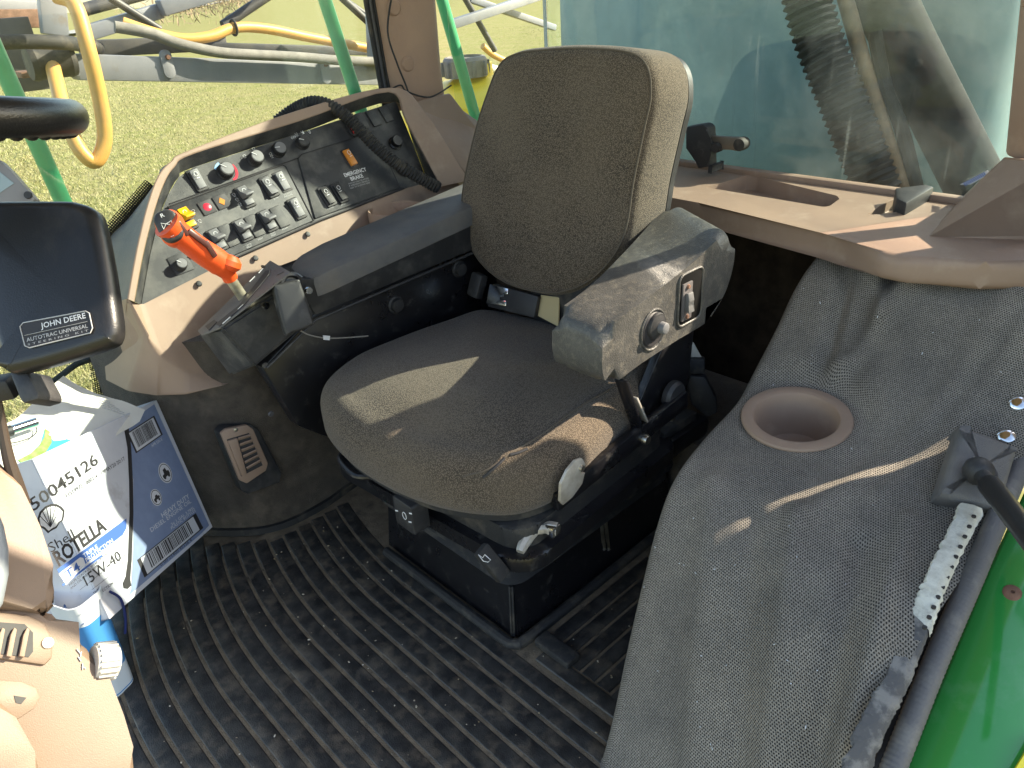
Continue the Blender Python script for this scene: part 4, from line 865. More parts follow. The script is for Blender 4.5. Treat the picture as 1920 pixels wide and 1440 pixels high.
# orange control lever
cl = thing('control_lever', 'orange hand lever with black thumb pad standing in the slotted gate', 'lever', at(462, 567, y=.70))
obj('shaft', tube(NB(), [at(470, 576, y=.70), at(462, 567, y=.70), at(424, 511, y=.695)], .0125, 16), mat('bare lever shaft', (.6, .55, .42), .35, .7, col2=(.4, .35, .25), nscale=40), cl)
gp = crom([at(432, 522, y=.695), at(424, 508, y=.69), at(410, 492, y=.688), at(380, 472, y=.684), at(345, 446, y=.68), at(322, 428, y=.676), at(312, 420, y=.675)], 6)
gr = []
for i in range(len(gp)):
    t = i/(len(gp)-1); gr.append(.017 if t < .1 else .017+.012*min(1, (t-.1)/.2) if t < .45 else .029-.002*math.sin((t-.45)*8))
bm = NB(); tube(bm, gp, gr, 18); grip = obj('grip', bm, ORANGE, cl, 60)
obj('knuckle', lathe(NB(), [(0, .018), (.016, .016), (.026, .006), (.028, -.006), (.02, -.016), (0, -.02)], Matrix.Translation(at(430, 492, y=.68)) @ Matrix.Rotation(.6, 4, 'Y'), 20), ORANGE, grip)
ax = (gp[-1]-gp[-5]).normalized(); ft_ = Frame(gp[-1], Vector((0, 0, 1)).cross(ax), Vector((0, 0, 1)))
nrm = (ax*.5+(CAM-gp[-1]).normalized()*.85).normalized(); e2 = (at(300, 395, D=2)-at(325, 445, D=2)); ft_ = Frame(gp[-1]-ax*.008, e2.cross(nrm), e2)
if ft_.n.dot(nrm) < 0: ft_ = Frame(ft_.o, ft_.e1*-1, ft_.e2)
bm = NB(); pillow(bm, rrect(.048, .070, .020, 7), Frame(ft_.W(0, 0, -.012), ft_.e1, ft_.e2), .022, .007, .003, 4, 4); pd = obj('thumb_pad', bm, BLK, cl, 60)
bm = NB(); pillow(bm, rrect(.055, .077, .023, 7), Frame(ft_.W(0, 0, -.035), ft_.e1, ft_.e2), .034, .009, .0, 4, 2); obj('pad_collar', bm, ORANGE, grip, 60)
text('letter', 'R', ft_, (-.004, .018), (.004, .018), (-.004, .026), WHITE, pd, .0142, .02, False); text('letter', 'L', ft_, (-.004, -.026), (.003, -.026), (-.004, -.018), WHITE, pd, .0142, .02, False)
obj('icon', tube(NB(), [ft_.W(a, b, .0145) for a, b in ((-.010, .008), (.008, -.004), (.011, .004), (-.002, .002), (-.010, -.006))], .0008, 5, True), WHITE, pd)
for a, b, w in (((332, 415), (352, 442), .010), ((352, 432), (392, 462), .011), ((385, 452), (404, 482), .008)):
    p, q = at(*a, y=.655), at(*b, y=.655); obj('paddle', bar(NB(), p, q, .010, .012, (0, -1, .3), .004), mat('brown paddle', (.10, .035, .03), .35), grip)
# ================================================================ floor vent in the side wall
fv = thing('air_vent', 'tan louvred air vent set in the carpeted side wall', 'air vent', at(465, 925, y=.79))
f = Frame((-.17, .782, .22), (1, -.06, 0), (.0, .10, 1))
o2 = [f.px(*p) for p in ((408, 812), (418, 802), (466, 793), (482, 803), (526, 885), (522, 903), (462, 925), (450, 918))]
obj('surround', plate(NB(), o2, f, -.03, .010, .005), BLK, fv)
o3 = [f.px(*p, .014) for p in ((413, 812), (422, 804), (462, 796), (474, 804), (502, 868), (498, 882), (462, 906), (448, 900))]
bz = obj('bezel', plate(NB(), o3, f, .008, .018, .003), TAN, fv)
wn = [(425, 824), (466, 812), (492, 872), (452, 893)]
obj('opening', plate(NB(), [f.px(*p, .018) for p in wn], f, .0175, .0195, 0), INK, fv)
obj('flap', plate(NB(), [f.px(*p, .02) for p in ((426, 826), (444, 820), (462, 888), (452, 892))], f, .0185, .026, .003), TAN, fv)
for k in range(6):
    s = k/6+.06; L0 = Vector((445, 820)).lerp(Vector((464, 886)), s); L1 = Vector((467, 814)).lerp(Vector((491, 870)), s)
    a, b = f.W(*f.px(*L0, .02), .020), f.W(*f.px(*L1, .02), .020); obj('louver', bar(NB(), a, b, .016, .004, (0, -.6, .8), .001), TAN, fv)
obj('screw', lathe(NB(), [(0, .003), (.005, .002), (.006, 0)], f.M(*f.px(442, 806, .018), .018), 10), STEEL, fv)
# ================================================================ oil carton with papers
Q = at(399, 988, z=.09); v_ = Vector((.716, .65, -.257)).normalized(); w_ = Vector((-.012, .365, .93)); w_ = (w_-v_*w_.dot(v_)).normalized()
fbx = Frame(Q, v_, w_); ctr = thing('oil_carton', 'open white and blue motor oil carton tilted against the side wall', 'carton', Q-fbx.n*.1)
a0 = fbx.px(195, 1178)[0]; hT = fbx.px(291, 751)[1]; BW = max(.30, -a0); BW = min(.47, BW); BH = hT; BD = .225
print('carton', BW, BH, a0)
def pan_(lo, hi, name): return obj(name, box(NB(), lo, hi, fbx.M(), .0012, 1), CARD, ctr)
pan_((-BW, 0, -.004), (0, BH, 0), 'front_panel'); pan_((-BW, 0, -BD), (0, BH, -BD+.004), 'back_panel')
pan_((-.004, 0, -BD+.004), (0, BH, -.004), 'side_panel'); pan_((-BW, 0, -BD+.004), (-BW+.004, BH, -.004), 'side_panel'); pan_((-BW, 0, -BD), (0, .004, -.004), 'bottom_panel')
BX = lambda pts, m, name, c=.0006, par=None: obj(name, prism(NB(), [fbx.W(*fbx.px(*p, c), c) for p in pts], fbx.n, .0003), m, par or ctr, 0)
BX([(237, 795), (289, 758), (392, 985), (378, 1000), (240, 1118), (246, 1105), (250, 1030), (250, 900)], BLUE, 'blue_print')
BX([(233, 806), (241, 800), (246, 840), (249, 900), (250, 960), (247, 1050), (244, 1085), (246, 1098), (240, 1104), (232, 1103), (230, 1094), (236, 1080), (240, 1050), (243, 960), (242, 900), (239, 840)], INK, 'dipstick_print', .0010)
BX([(107, 1068), (237, 972), (237, 990), (230, 1003), (118, 1090)], BLUED, 'banner_print', .0008)
BX([(110, 1076), (150, 1045), (156, 1046), (160, 1058), (124, 1097)], CWHITE, 'badge_print', .0011)
BX([(116, 1096), (190, 1040), (192, 1043), (118, 1099)], BLUED, 'rule_print', .0009)
def bcode(quad, n, c, sd):
    rnd = random.Random(sd); q = [Vector(p) for p in quad]
    BX(quad, INK, 'barcode_frame', c)
    ins = [q[0].lerp(q[2], .055), q[1].lerp(q[3], .055), q[2].lerp(q[0], .055), q[3].lerp(q[1], .055)]
    BX(ins, CWHITE, 'barcode_ground', c+.0004); bm = NB(); x = .10
    while x < .9:
        w = rnd.choice((.008, .012, .02, .03))*20/n
        tl, tr = ins[0].lerp(ins[1], x), ins[0].lerp(ins[1], min(.92, x+w)); bl_, br = ins[3].lerp(ins[2], x), ins[3].lerp(ins[2], min(.92, x+w))
        tl, tr = tl.lerp(bl_, .04), tr.lerp(br, .04); bl_, br = bl_.lerp(tl, .12), br.lerp(tr, .12)
        prism(bm, [fbx.W(*fbx.px(*p, c+.0008), c+.0008) for p in (tl, tr, br, bl_)], fbx.n, .0002); x += w+rnd.choice((.01, .014, .022))*20/n
    obj('barcode', bm, INK, ctr, 0)
bcode([(238, 812), (289, 779), (305, 815), (255, 850)], 26, .0012, 3)
bcode([(257, 1050), (367, 962), (381, 990), (271, 1083)], 22, .0012, 5)
def bt(s, L, Rr, T, m=INK, fat=0., c=.0012): return text('lettering', s, fbx, L, Rr, T, m, ctr, c, fat)
bt('550045126', (45, 972), (186, 868), (38, 948), fat=.012)
bt('11519972   0002-4   19MAY20 20:17', (126, 933), (235, 862), (124, 925), DIMW if False else INK, 0)
bt('Shell', (96, 1037), (141, 1007), (88, 1020), fat=.0); bt('ROTELLA', (110, 1062), (201, 992), (102, 1034), fat=.03)
bt('T4', (127, 1087), (152, 1067), (118, 1074), BLUED, .01, .0018); bt('TRIPLE', (158, 1046), (184, 1027), (155, 1039), CWHITE, .01); bt('PROTECTION', (163, 1055), (213, 1016), (160, 1047), CWHITE, .01)
bt('HELPS CONTROL WEAR, DEPOSITS', (131, 1099), (206, 1036), (129, 1095)); bt('AND OIL BREAKDOWN', (133, 1106), (186, 1060), (131, 1102))
bt('15W-40', (163, 1099), (229, 1048), (156, 1080), fat=.0); bt('TRIPLE', (176, 1116), (192, 1104), (174, 1111)); bt('PROTECTION', (178, 1122), (213, 1095), (176, 1117))
for a, b in (((150, 1106), (233, 1040)), ((172, 1106), (228, 1062)), ((228, 1062), (234, 1040))): obj('rule_print', bar(NB(), fbx.W(*fbx.px(*a, .001), .001), fbx.W(*fbx.px(*b, .001), .001), .0009, .0004, fbx.n, 0), INK, ctr)
bt('HEAVY DUTY', (305, 971), (356, 933), (301, 963), CWHITE, .01); bt('DIESEL ENGINE OIL', (284, 998), (359, 942), (281, 990), CWHITE, .0)
bt('3x 1 GAL 3.785L', (322, 986), (365, 953), (320, 981), CWHITE); bt('PLASTIC BOTTLES', (322, 993), (367, 959), (320, 988), CWHITE); bt('APR DK-E', (285, 839), (305, 825), (283, 834), CWHITE); bt('0 00 21400 45126 4', (302, 1062), (360, 1014), (300, 1057), INK)
for cx, cy, r, kind in ((309, 887, .0265, 0), (292, 933, .021, 1)):
    a, b = fbx.px(cx, cy); g = Frame(fbx.W(a, b, .0012), fbx.e1, fbx.e2)
    obj('badge_print', lathe(NB(), [(0, .0004), (r, .0004), (r, 0)], g.M(), 28), CWHITE, ctr, 0)
    obj('badge_ring', tube(NB(), [g.W(r*.86*math.cos(t), r*.86*math.sin(t), .0005) for t in [k*math.tau/28 for k in range(28)]], .0009, 4, True), INK, ctr)
    tr = [(-.6, -.35), (-.6, -.05), (-.25, .0), (-.2, .4), (.25, .45), (.3, .1), (.6, .05), (.6, -.35)] if kind == 0 else [(-.6, -.25), (-.6, .0), (-.25, .05), (-.1, .28), (.25, .28), (.35, .05), (.62, .0), (.62, -.25)]
    rt = R(5); obj('truck_print', plate(NB(), [(p[0]*r*math.cos(rt)-p[1]*r*math.sin(rt), p[0]*r*math.sin(rt)+p[1]*r*math.cos(rt)) for p in tr], g, .0006, .0009), INK, ctr, 0)
    for wx_ in (-.35, .35): obj('truck_print', lathe(NB(), [(0, .0011), (r*.17, .0011), (r*.17, .0006)], g.M(wx_*r, -.36*r), 12), INK, ctr, 0)
# scallop emblem
ce = [(72, 987), (70, 972), (74, 960), (84, 950), (95, 945), (106, 945), (115, 950), (121, 957), (120, 968), (118, 976), (112, 980), (106, 990), (95, 996), (90, 1000), (82, 992)]
BX(ce, INK, 'scallop_print', .0008); c0 = Vector((96, 972)); BX([c0.lerp(Vector(p), .84) for p in ce], CWHITE, 'scallop_print', .0012)
for p in ((80, 960), (87, 953), (95, 949), (104, 949), (112, 955), (75, 968)):
    q = Vector((94, 988)); obj('scallop_rib', bar(NB(), fbx.W(*fbx.px(*q, .0016), .002), fbx.W(*fbx.px(*p, .002), .002), .0022, .0004, fbx.n, 0), INK, ctr)
# crumpled paper bag with print
ob = fbx.W(-BW*.5, BH*.97, -.03); fpb = Frame(ob, Vector((.88, .47, -.1)), Vector((-.35, .75, .55)))
bg_ = thing('paper_bag', 'crumpled white paper bag with teal and lime print in the oil carton', 'paper bag', ob)
def sheet(pts, c, m, name, nz=.006, par=bg_, th=.0):
    q = [Vector(fpb.px(*p)) for p in pts]; bm = NB(); bm.faces.new([bm.verts.new((p.x, p.y, 0)) for p in q]); bmesh.ops.triangulate(bm, faces=bm.faces)
    for _ in range(4): bmesh.ops.subdivide_edges(bm, edges=[e for e in bm.edges if e.calc_length() > .02], cuts=1)
    bmesh.ops.triangulate(bm, faces=bm.faces)
    for vv in bm.verts:
        h = noise.noise(Vector((vv.co.x*14, vv.co.y*14, 3)))*nz*1.6+noise.noise(Vector((vv.co.x*40, vv.co.y*40, 7)))*nz*.5
        vv.co = fpb.W(vv.co.x, vv.co.y, c+h)
    return obj(name, bm, m, par, 60)
sheet([(-30, 815), (30, 785), (118, 707), (182, 738), (272, 768), (262, 790), (150, 860), (100, 905), (-30, 925)], 0, PAPER, 'bag_face')
sheet([(84, 806), (162, 838), (140, 862), (84, 888), (38, 862), (60, 848), (76, 832)], .0012, TEAL, 'teal_print')
sheet([(84, 806), (96, 812), (97, 830), (86, 848), (62, 862), (40, 866), (34, 862), (58, 850), (74, 836), (82, 822)], .0022, LIME, 'lime_print')
sheet([(98, 852), (122, 862), (118, 872), (94, 862)], .0022, CWHITE, 'label_print')
for i in range(5):
    a, b = (178+i*3, 748+i*5), (205+i*9, 758+i*6.5)
    obj('print_line', bar(NB(), fpb.W(*fpb.px(*a), .008), fpb.W(*fpb.px(*b), .006), .0016, .0004, fpb.n, 0), DIMW, bg_)
mt = thing('steel_clamp', 'shiny steel tube clamp lying on the white paper bag', 'clamp', fpb.W(*fpb.px(40, 818), .01))
obj('tube', tube(NB(), [fpb.W(*fpb.px(16, 822), .025), fpb.W(*fpb.px(63, 806), .025)], .0105, 14), CHROME, mt)
obj('handle', tube(NB(), [fpb.W(*fpb.px(-20, 834), .025), fpb.W(*fpb.px(17, 822), .025)], .012, 12), BLK, mt)
obj('wire', tube(NB(), crom([fpb.W(*fpb.px(*p), .012) for p in ((64, 806), (67, 814), (58, 826), (30, 836), (0, 840))], 5), .0012, 6), BLK, mt)
# clear tub with blue label
tb = at(135, 1112, z=.275); tub = thing('plastic_tub', 'translucent white plastic tub with blue label in front of the oil carton', 'tub', tb-Vector((0, 0, .275)))
TUBM = mat('milky plastic', (.62, .68, .72), .3); ft = Frame(tb, (.914, .406, 0), (-.406, .914, 0))
bm = NB(); rows = []
for k, h, ins in ((.84, -.272, 0), (.86, -.25, 0), (.95, -.02, 0), (1.03, -.018, 0), (1.05, 0, 0), (.98, 0, 0), (.95, -.01, 0), (.86, -.09, 0)):
    rows.append([ft.W(p[0]*k, p[1]*k, h) for p in rrect(.078, .10, .024, 6)])
V = grid(bm, rows, True); bm.faces.new(V[0]); bm.faces.new(V[-1]); obj('shell', bm, TUBM, tub, 50)
rows = [[ft.W(p[0]*k, p[1]*k, h) for p in rrect(.078, .10, .024, 6)] for k, h in ((.845, -.268), (.955, -.055))]
bm = NB(); grid(bm, rows, True); obj('label', bm, mat('blue label', (.04, .22, .50), .4), tub, 50)
bm = NB(); rows = [[ft.W((i/14-.5)*.066, (j/14-.5)*.088, -.045+.02*noise.noise(Vector((i*.5, j*.5, 2)))+.01*noise.noise(Vector((i*1.3, j*1.3, 5)))) for j in range(15)] for i in range(15)]; grid(bm, rows); obj('wrapping', bm, mat('crinkled blue film', (.12, .20, .42), .18, col2=(.45, .5, .6), nscale=50, nlo=.5, nhi=.7), tub, 80)
hp_ = [ft.W(.044, -.05, -.02), ft.W(.056, -.056, -.05), ft.W(.052, -.054, -.10), ft.W(.042, -.048, -.14)]; obj('bail', tube(NB(), crom(hp_, 5), .003, 6), mat('navy wire', (.02, .03, .12), .3), tub)
# ================================================================ steering column, wheel, display
fc = Frame(at(110, 1260, D=1.02), (.92, .36, -.03), (-.20, .55, .75))
colm = thing('steering_column', 'sunlit tan steering column console with louvred vent', 'steering column', at(150, 1440, D=1.05))
TANS = mat('tan column plastic', (.225, .15, .105), .5, bump=.2, bscale=700, col2=(.205, .138, .10), nscale=7)
CP = lambda pts, c0, c1, m, name, bev, par=colm: obj(name, plate(NB(), [fc.px(*p, c1) for p in pts], fc, c0, c1, bev), m, par)
CP([(-90, 830), (8, 862), (40, 912), (75, 985), (100, 1060), (109, 1105), (106, 1132), (92, 1146), (60, 1142), (-90, 1124)], -.10, .030, TANS, 'upper_cover', .014)
CP([(-90, 1126), (60, 1142), (106, 1140), (128, 1182), (170, 1210), (205, 1270), (232, 1340), (250, 1400), (268, 1500), (-90, 1500)], -.16, .012, TANS, 'lower_shell', .016)
CP([(-90, 1270), (-10, 1296), (30, 1345), (66, 1410), (100, 1500), (-90, 1500)], .010, .040, TANS, 'knee_panel', .012)
CP([(-90, 1140), (50, 1152), (84, 1168), (99, 1196), (99, 1232), (84, 1247), (-90, 1222)], .010, .017, TANS, 'vent_bezel', .003)
CP([(-90, 1160), (46, 1170), (62, 1186), (62, 1222), (54, 1232), (-90, 1216)], .0165, .018, INK, 'vent_opening', 0)
for x in (-8, 14, 38): CP([(x-2, 1230), (x+8, 1232), (x+18, 1180), (x+13, 1176), (x+6, 1190)], .018, .024, TAN, 'louver', .001)
CP([(-90, 1270), (40, 1278), (68, 1290), (75, 1308), (64, 1328), (34, 1348), (-90, 1330)], .0115, .0145, TANS, 'cover_plate', .001)
CP([(26, 1304), (50, 1308), (40, 1320), (30, 1318)], .0145, .0152, INK, 'finger_slot', 0)
obj('screw', lathe(NB(), [(0, .003), (.007, .002), (.008, 0)], fc.M(*fc.px(89, 1206, .017), .017), 12), STEEL, colm)
for p, q in (((143, 1217), (150, 1226)), ((152, 1222), (150, 1232)), ((153, 1250), (160, 1254)), ((154, 1244), (154, 1256)), ((146, 1232), (151, 1240))): obj('icon', bar(NB(), fc.W(*fc.px(*p, .0125), .0125), fc.W(*fc.px(*q, .0125), .0125), .004, .0006, fc.n, 0), WHITE, colm)
kp = fc.W(*fc.px(196, 1238, .012), .004); kax = (fc.e1*.75-fc.e2*.55).normalized(); kfm = Frame(kp, fc.n, kax.cross(fc.n)*1.0)
KM = mat('pale knob', (.62, .58, .52), .4); kmx = Matrix.Translation(kp) @ kax.to_track_quat('Z', 'Y').to_matrix().to_4x4()
bm = NB(); lathe(bm, [(0, -.012), (.022, -.012), (.024, -.008), (.024, .014), (.021, .018), (0, .018)], kmx, 28)
for k in range(20): t = k*math.tau/20; tube(bm, [kmx @ Vector((.0242*math.cos(t), .0242*math.sin(t), -.009)), kmx @ Vector((.0242*math.cos(t), .0242*math.sin(t), .015))], .0022, 6)
obj('thumb_wheel', bm, KM, colm, 40)
tag(obj('grey_lever', pillow(NB(), [fc.px(*p, .07) for p in ((-70, 900), (-10, 935), (10, 985), (19, 1030), (19, 1075), (8, 1130), (-20, 1170), (-70, 1180))], Frame(fc.W(0, 0, .045), fc.e1, fc.e2), .03, .012, .002, 5, 3), mat('grey moulded plastic', (.22, .24, .27), .4)), 'smooth grey lever in front of the tan column', 'lever')
wc = at(-262, 207, D=.86); wn_ = (CU*1.0-CD*.345+CR*.04).normalized(); wa = wn_.orthogonal().normalized(); wb_ = wn_.cross(wa); RW = .205
WHM = mat('black wheel vinyl', (.013, .013, .014), .28, bump=.25, bscale=500)
path = [wc+(wa*math.cos(t)+wb_*math.sin(t))*RW for t in [k*math.tau/180 for k in range(180)]]; stw = obj('steering_wheel', tube(NB(), path, .0215, 18, True), WHM, colm, 60); stw['label'] = 'black padded steering wheel rim with finger ridges'
bm = NB()
for k in range(60): t = k*math.tau/60; bmesh.ops.create_uvsphere(bm, u_segments=8, v_segments=6, radius=.009, matrix=Matrix.Translation(wc+(wa*math.cos(t)+wb_*math.sin(t))*RW-wn_*.0155))
o = obj('finger_ridges', bm, WHM, stw, 60)
for t in (.3, 2.4, 4.5): obj('spoke', bar(NB(), wc, wc+(wa*math.cos(t)+wb_*math.sin(t))*RW, .03, .012, wn_, .004), WHM, stw)
obj('hub', lathe(NB(), [(0, .02), (.05, .02), (.06, 0), (.05, -.06), (0, -.06)], Matrix.Translation(wc) @ wn_.to_track_quat('Z', 'Y').to_matrix().to_4x4(), 24), WHM, stw)
# steering kit drive unit
e1 = at(215, 638, D=1.0)-at(10, 690, D=1.0); fu_ = Frame(at(100, 540, D=1.0), e1, CU*1.0+CD*.12)
su = thing('steering_drive', 'black steering kit housing with printed badge below the steering wheel', 'drive unit', at(100, 690, D=1.02))
UP = [(-80, 376), (100, 372), (142, 376), (168, 387), (183, 410), (200, 490), (212, 570), (217, 612), (213, 634), (196, 648), (110, 676), (40, 694), (14, 698), (2, 690), (-8, 660), (-80, 400)]
bm = NB(); pillow(bm, [(p.x, p.y) for p in crom([(*fu_.px(*p, .02), 0) for p in UP], 4, True)], Frame(fu_.W(0, 0, -.012), fu_.e1, fu_.e2), .034, .016, .003, 6, 4)
BLKS = mat('satin black plastic', (.016, .016, .017), .32, bump=.15, bscale=500, dirt=(.05, .045, .04), dlo=.55, dhi=.85, dscale=14); obj('housing', bm, BLKS, su, 60)
UT = lambda s, L, Rr, T, fat=0, m=DIMW: text('lettering', s, fu_, L, Rr, T, m, su, .0262, fat)
bdg = [fu_.px(*p, .026) for p in ((37, 612), (43, 605), (160, 583), (167, 587), (173, 615), (169, 624), (55, 652), (46, 648))]
obj('badge', plate(NB(), bdg, fu_, .0235, .0255), INK, su); obj('badge_border', tube(NB(), [fu_.W(*p, .0256) for p in bdg], .0008, 5, True), DIMW, su)
UT('JOHN DEERE', (77, 616), (161, 596), (75, 606), .012, WHITE); UT('AUTOTRAC UNIVERSAL', (50, 641), (165, 614), (49, 634), .01); UT('S T E E R I N G   K I T', (52, 648), (166, 621), (51, 644.5))
obj('rule', bar(NB(), fu_.W(*fu_.px(46, 629, .026), .026), fu_.W(*fu_.px(163, 603, .026), .026), .0012, .0004, fu_.n, 0), DIMW, su)
br_ = thing('mount_bracket', 'square black mounting bracket under the steering kit housing', 'bracket', at(40, 750, D=1.02))
obj('bar', bar(NB(), at(-60, 738, D=1.02), at(30, 722, D=1.02), .03, .03, bev=.005), BLK, br_)
obj('block', plate(NB(), [fu_.px(*p, 0) for p in ((16, 698), (48, 694), (70, 735), (72, 748), (42, 757), (36, 748))], fu_, -.05, .0, .004), BLK, br_)
tag(obj('column_lever', tube(NB(), crom([at(-6, 740, D=1.04), at(4, 800, D=1.05), at(16, 860, D=1.06), at(30, 905, D=1.07), at(42, 945, D=1.08)], 6), [.005+.00025*i for i in range(25)], 10), mat('dark brown lever', (.05, .035, .025), .5)), 'thin dark lever standing behind the tan column cover', 'lever')
mo = thing('display_monitor', 'grey framed display monitor beyond the steering wheel', 'monitor', at(20, 372, D=1.7))
mf = Frame(at(20, 340, D=1.7), (.72, -.60, -.35), (.2, .35, .9))
obj('frame', plate(NB(), [mf.px(*p) for p in ((-80, 260), (0, 300), (22, 322), (48, 352), (67, 374), (30, 395), (-80, 420))], mf, -.03, 0, .004), mat('grey monitor plastic', (.24, .23, .23), .4), mo)
obj('screen', plate(NB(), [mf.px(*p) for p in ((-80, 300), (0, 322), (27, 344), (0, 362), (-80, 380))], mf, .0005, .002, 0), mat('dull screen', (.32, .40, .42), .15), mo)
obj('button', lathe(NB(), [(0, .004), (.008, .004), (.009, 0)], mf.M(*mf.px(53, 366), 0), 12), BLK, mo)
# ================================================================ near-side fender under a perforated mat
PR = [(-.115, .004, -.345), (-.06, .10, -.335), (0, .21, -.318), (.07, .33, -.30), (.14, .42, -.28), (.22, .475, -.26), (.34, .50, -.245), (.48, .515, -.23), (.58, .56, -.215), (.68, .625, -.205), (.77, .705, -.20), (.90, .765, -.20)]
pr = crom(PR, 12)
CH = Vector((.475, -.372)); CRAD = .094
ridges = []
def ridge(pts, z, w, h): ridges.append(([at(*p, z=z).to_2d() for p in pts], w, h))
ridge([(1960, 500), (1800, 560), (1700, 612), (1600, 668), (1500, 690), (1400, 730)], .60, .024, .030)
ridge([(1920, 470), (1760, 540), (1660, 590), (1600, 640)], .64, .032, -.030)
ridge([(1600, 470), (1620, 540), (1650, 600)], .66, .018, .022)
ridge([(1560, 520), (1575, 600), (1540, 660)], .62, .018, -.022)
ridge([(1960, 640), (1760, 780), (1600, 880), (1500, 930)], .54, .020, .008)
ridge([(1960, 700), (1800, 800), (1650, 900)], .54, .016, .007)
ridge([(1330, 1000), (1310, 1200), (1300, 1440)], .36, .025, .011); ridge([(1480, 1050), (1460, 1250), (1440, 1440)], .38, .022, .014)
ridge([(1600, 1080), (1560, 1250), (1510, 1440)], .42, .020, -.018); ridge([(1690, 1030), (1640, 1200), (1560, 1440)], .44, .016, .014); ridge([(1400, 1050), (1390, 1440)], .37, .02, -.010)
def segd(p, a, b):
    ab = b-a; t = max(0, min(1, (p-a).dot(ab)/ab.length_squared)); return (a+ab*t-p).length
def fz(x, y):
    h = 0; p = Vector((x, y))
    for pts, w, hh in ridges:
        d = min(segd(p, pts[i], pts[i+1]) for i in range(len(pts)-1))
        if d < 3*w: h += hh*math.exp(-(d/w)**2)
    return h+.006*noise.noise(Vector((x*5, y*5, 1)))
NY = 84; rows = []; uvs = []; YO = -.768; su_ = 0
for i, p in enumerate(pr):
    x0, z0, yi = p.x, p.y, p.z
    if i: su_ += math.hypot(p.x-pr[i-1].x, p.y-pr[i-1].y)
    t = pr[min(i+1, len(pr)-1)]-pr[max(i-1, 0)]; tn = math.hypot(t.x, t.y); nx, nz_ = -t.y/tn, t.x/tn
    r = [Vector((x0+.03, yi+.02, .002)), Vector((x0+.02, yi+.012, max(.002, z0-.12))), Vector((x0+.006, yi+.004, max(.003, z0-.03))), Vector((x0, yi-.006, max(.004, z0-.010)))]
    uv = [(-.3, su_), (-.12, su_), (-.035, su_), (-.012, su_)]
    for j in range(NY):
        v = j/(NY-1); y = yi-.016+(YO-yi+.016)*v; sh = -.125*v**1.2*max(0, min(1, (.50-x0)/.30))
        x, z = x0+sh, z0; h = fz(x, y)*min(1, z0/.12)
        if v > .93: h -= (v-.93)/.07*.012
        q_ = Vector((x+nx*h, y, max(.004, z+nz_*h))); dc = (q_.to_2d()-CH).length
        if dc < .17 and z > .4: t_ = max(0, min(1, (dc-.108)/.06)); t_ = t_*t_*(3-2*t_); q_.z = (.5165+(q_.x-CH.x)*.123)*(1-t_)+q_.z*t_
        r.append(q_); uv.append((-(y-yi), su_))
    rows.append(r); uvs.append(uv)
fender = thing('fender_cover', 'grey perforated mat draped over the near fender with soft folds', 'fender cover', (.3, -.5, 0))
bm = NB(); grid(bm, rows, uv=lambda a, b: uvs[a][b])
kill = [f for f in bm.faces if (f.calc_center_median().to_2d()-CH).length < CRAD and f.calc_center_median().z > .4]; bmesh.ops.delete(bm, geom=kill, context='FACES')
fo = obj('draped_mat', bm, PERF, fender, 0); fo.data.polygons.foreach_set('use_smooth', [True]*len(fo.data.polygons))
from mathutils.bvhtree import BVHTree
fbv = BVHTree.FromPolygons([v.co+base(fender) for v in fo.data.vertices], [p.vertices[:] for p in fo.data.polygons])
def onf(px, py):
    w = (CD + CR*((px-960)/1442) + CU*((720-py)/1442)).normalized(); h = fbv.ray_cast(CAM, w)
    return (h[0], h[1] if h[1].dot(w) < 0 else -h[1]) if h[0] else (None, None)
# cup holder
cm = Matrix.Translation((CH.x, CH.y, .521)) @ Matrix.Rotation(R(-7), 4, 'Y') @ Matrix.Rotation(R(1), 4, 'X')
tag(obj('cup_holder', lathe(NB(), [(.106, -.006), (.108, 0), (.106, .004), (.090, .007), (.083, .004), (.079, -.004), (.074, -.06), (.066, -.092), (.05, -.098), (0, -.098), (0, -.102), (.07, -.10), (.09, -.02), (.106, -.006)], cm, 48), TAN), 'round tan cup holder sunk in the grey perforated mat', 'cup holder')
# crumbling foam edge and torn backing along the outer rim
def edge_strip(lp, rp, y0, name, m, jit):
    bm = NB(); n = 60; A = crom([at(p[0], p[1], z=zz) for p, zz in zip(lp, y0)], 40); B = crom([at(p[0], p[1], z=zz-.006) for p, zz in zip(rp, y0)], 40); rows = []
    for i in range(len(A)):
        j = jit*(.5*noise.noise(Vector((i*.13, len(name), 2)))+.35*noise.noise(Vector((i*.37, 5, 2)))+.2*noise.noise(Vector((i*.9, 9, 2)))); d = (B[i]-A[i]); rows.append([A[i]+d*j+Vector((0, 0, -.004)), A[i]+d*(.08+j)+Vector((0, 0, .004)), A[i]+d*.55+Vector((0, 0, .006)), B[i]-d*(.1+j*.5)+Vector((0, 0, .004)), B[i]-d*j*.5+Vector((0, 0, -.006))])
    grid(bm, rows); return obj(name, bm, m, fender, 60)
edge_strip([(1800, 945), (1742, 1065), (1706, 1150)], [(1845, 958), (1784, 1080), (1745, 1190)], [.53, .51, .475], 'foam_edge', mat('white foam', (.62, .61, .54), .9, col2=(.45, .43, .37), nscale=40, bump=.8, bscale=150, dirt=(.2, .19, .17), dlo=.6, dhi=.75, dscale=30), .35)
edge_strip([(1708, 1150), (1662, 1260), (1610, 1350), (1570, 1460)], [(1742, 1185), (1706, 1280), (1662, 1370), (1628, 1460)], [.475, .44, .405, .36], 'torn_backing', mat('torn grey backing', (.085, .083, .085), .8, col2=(.20, .19, .18), nscale=30, nlo=.5, nhi=.62, bump=1, bscale=120), .3)
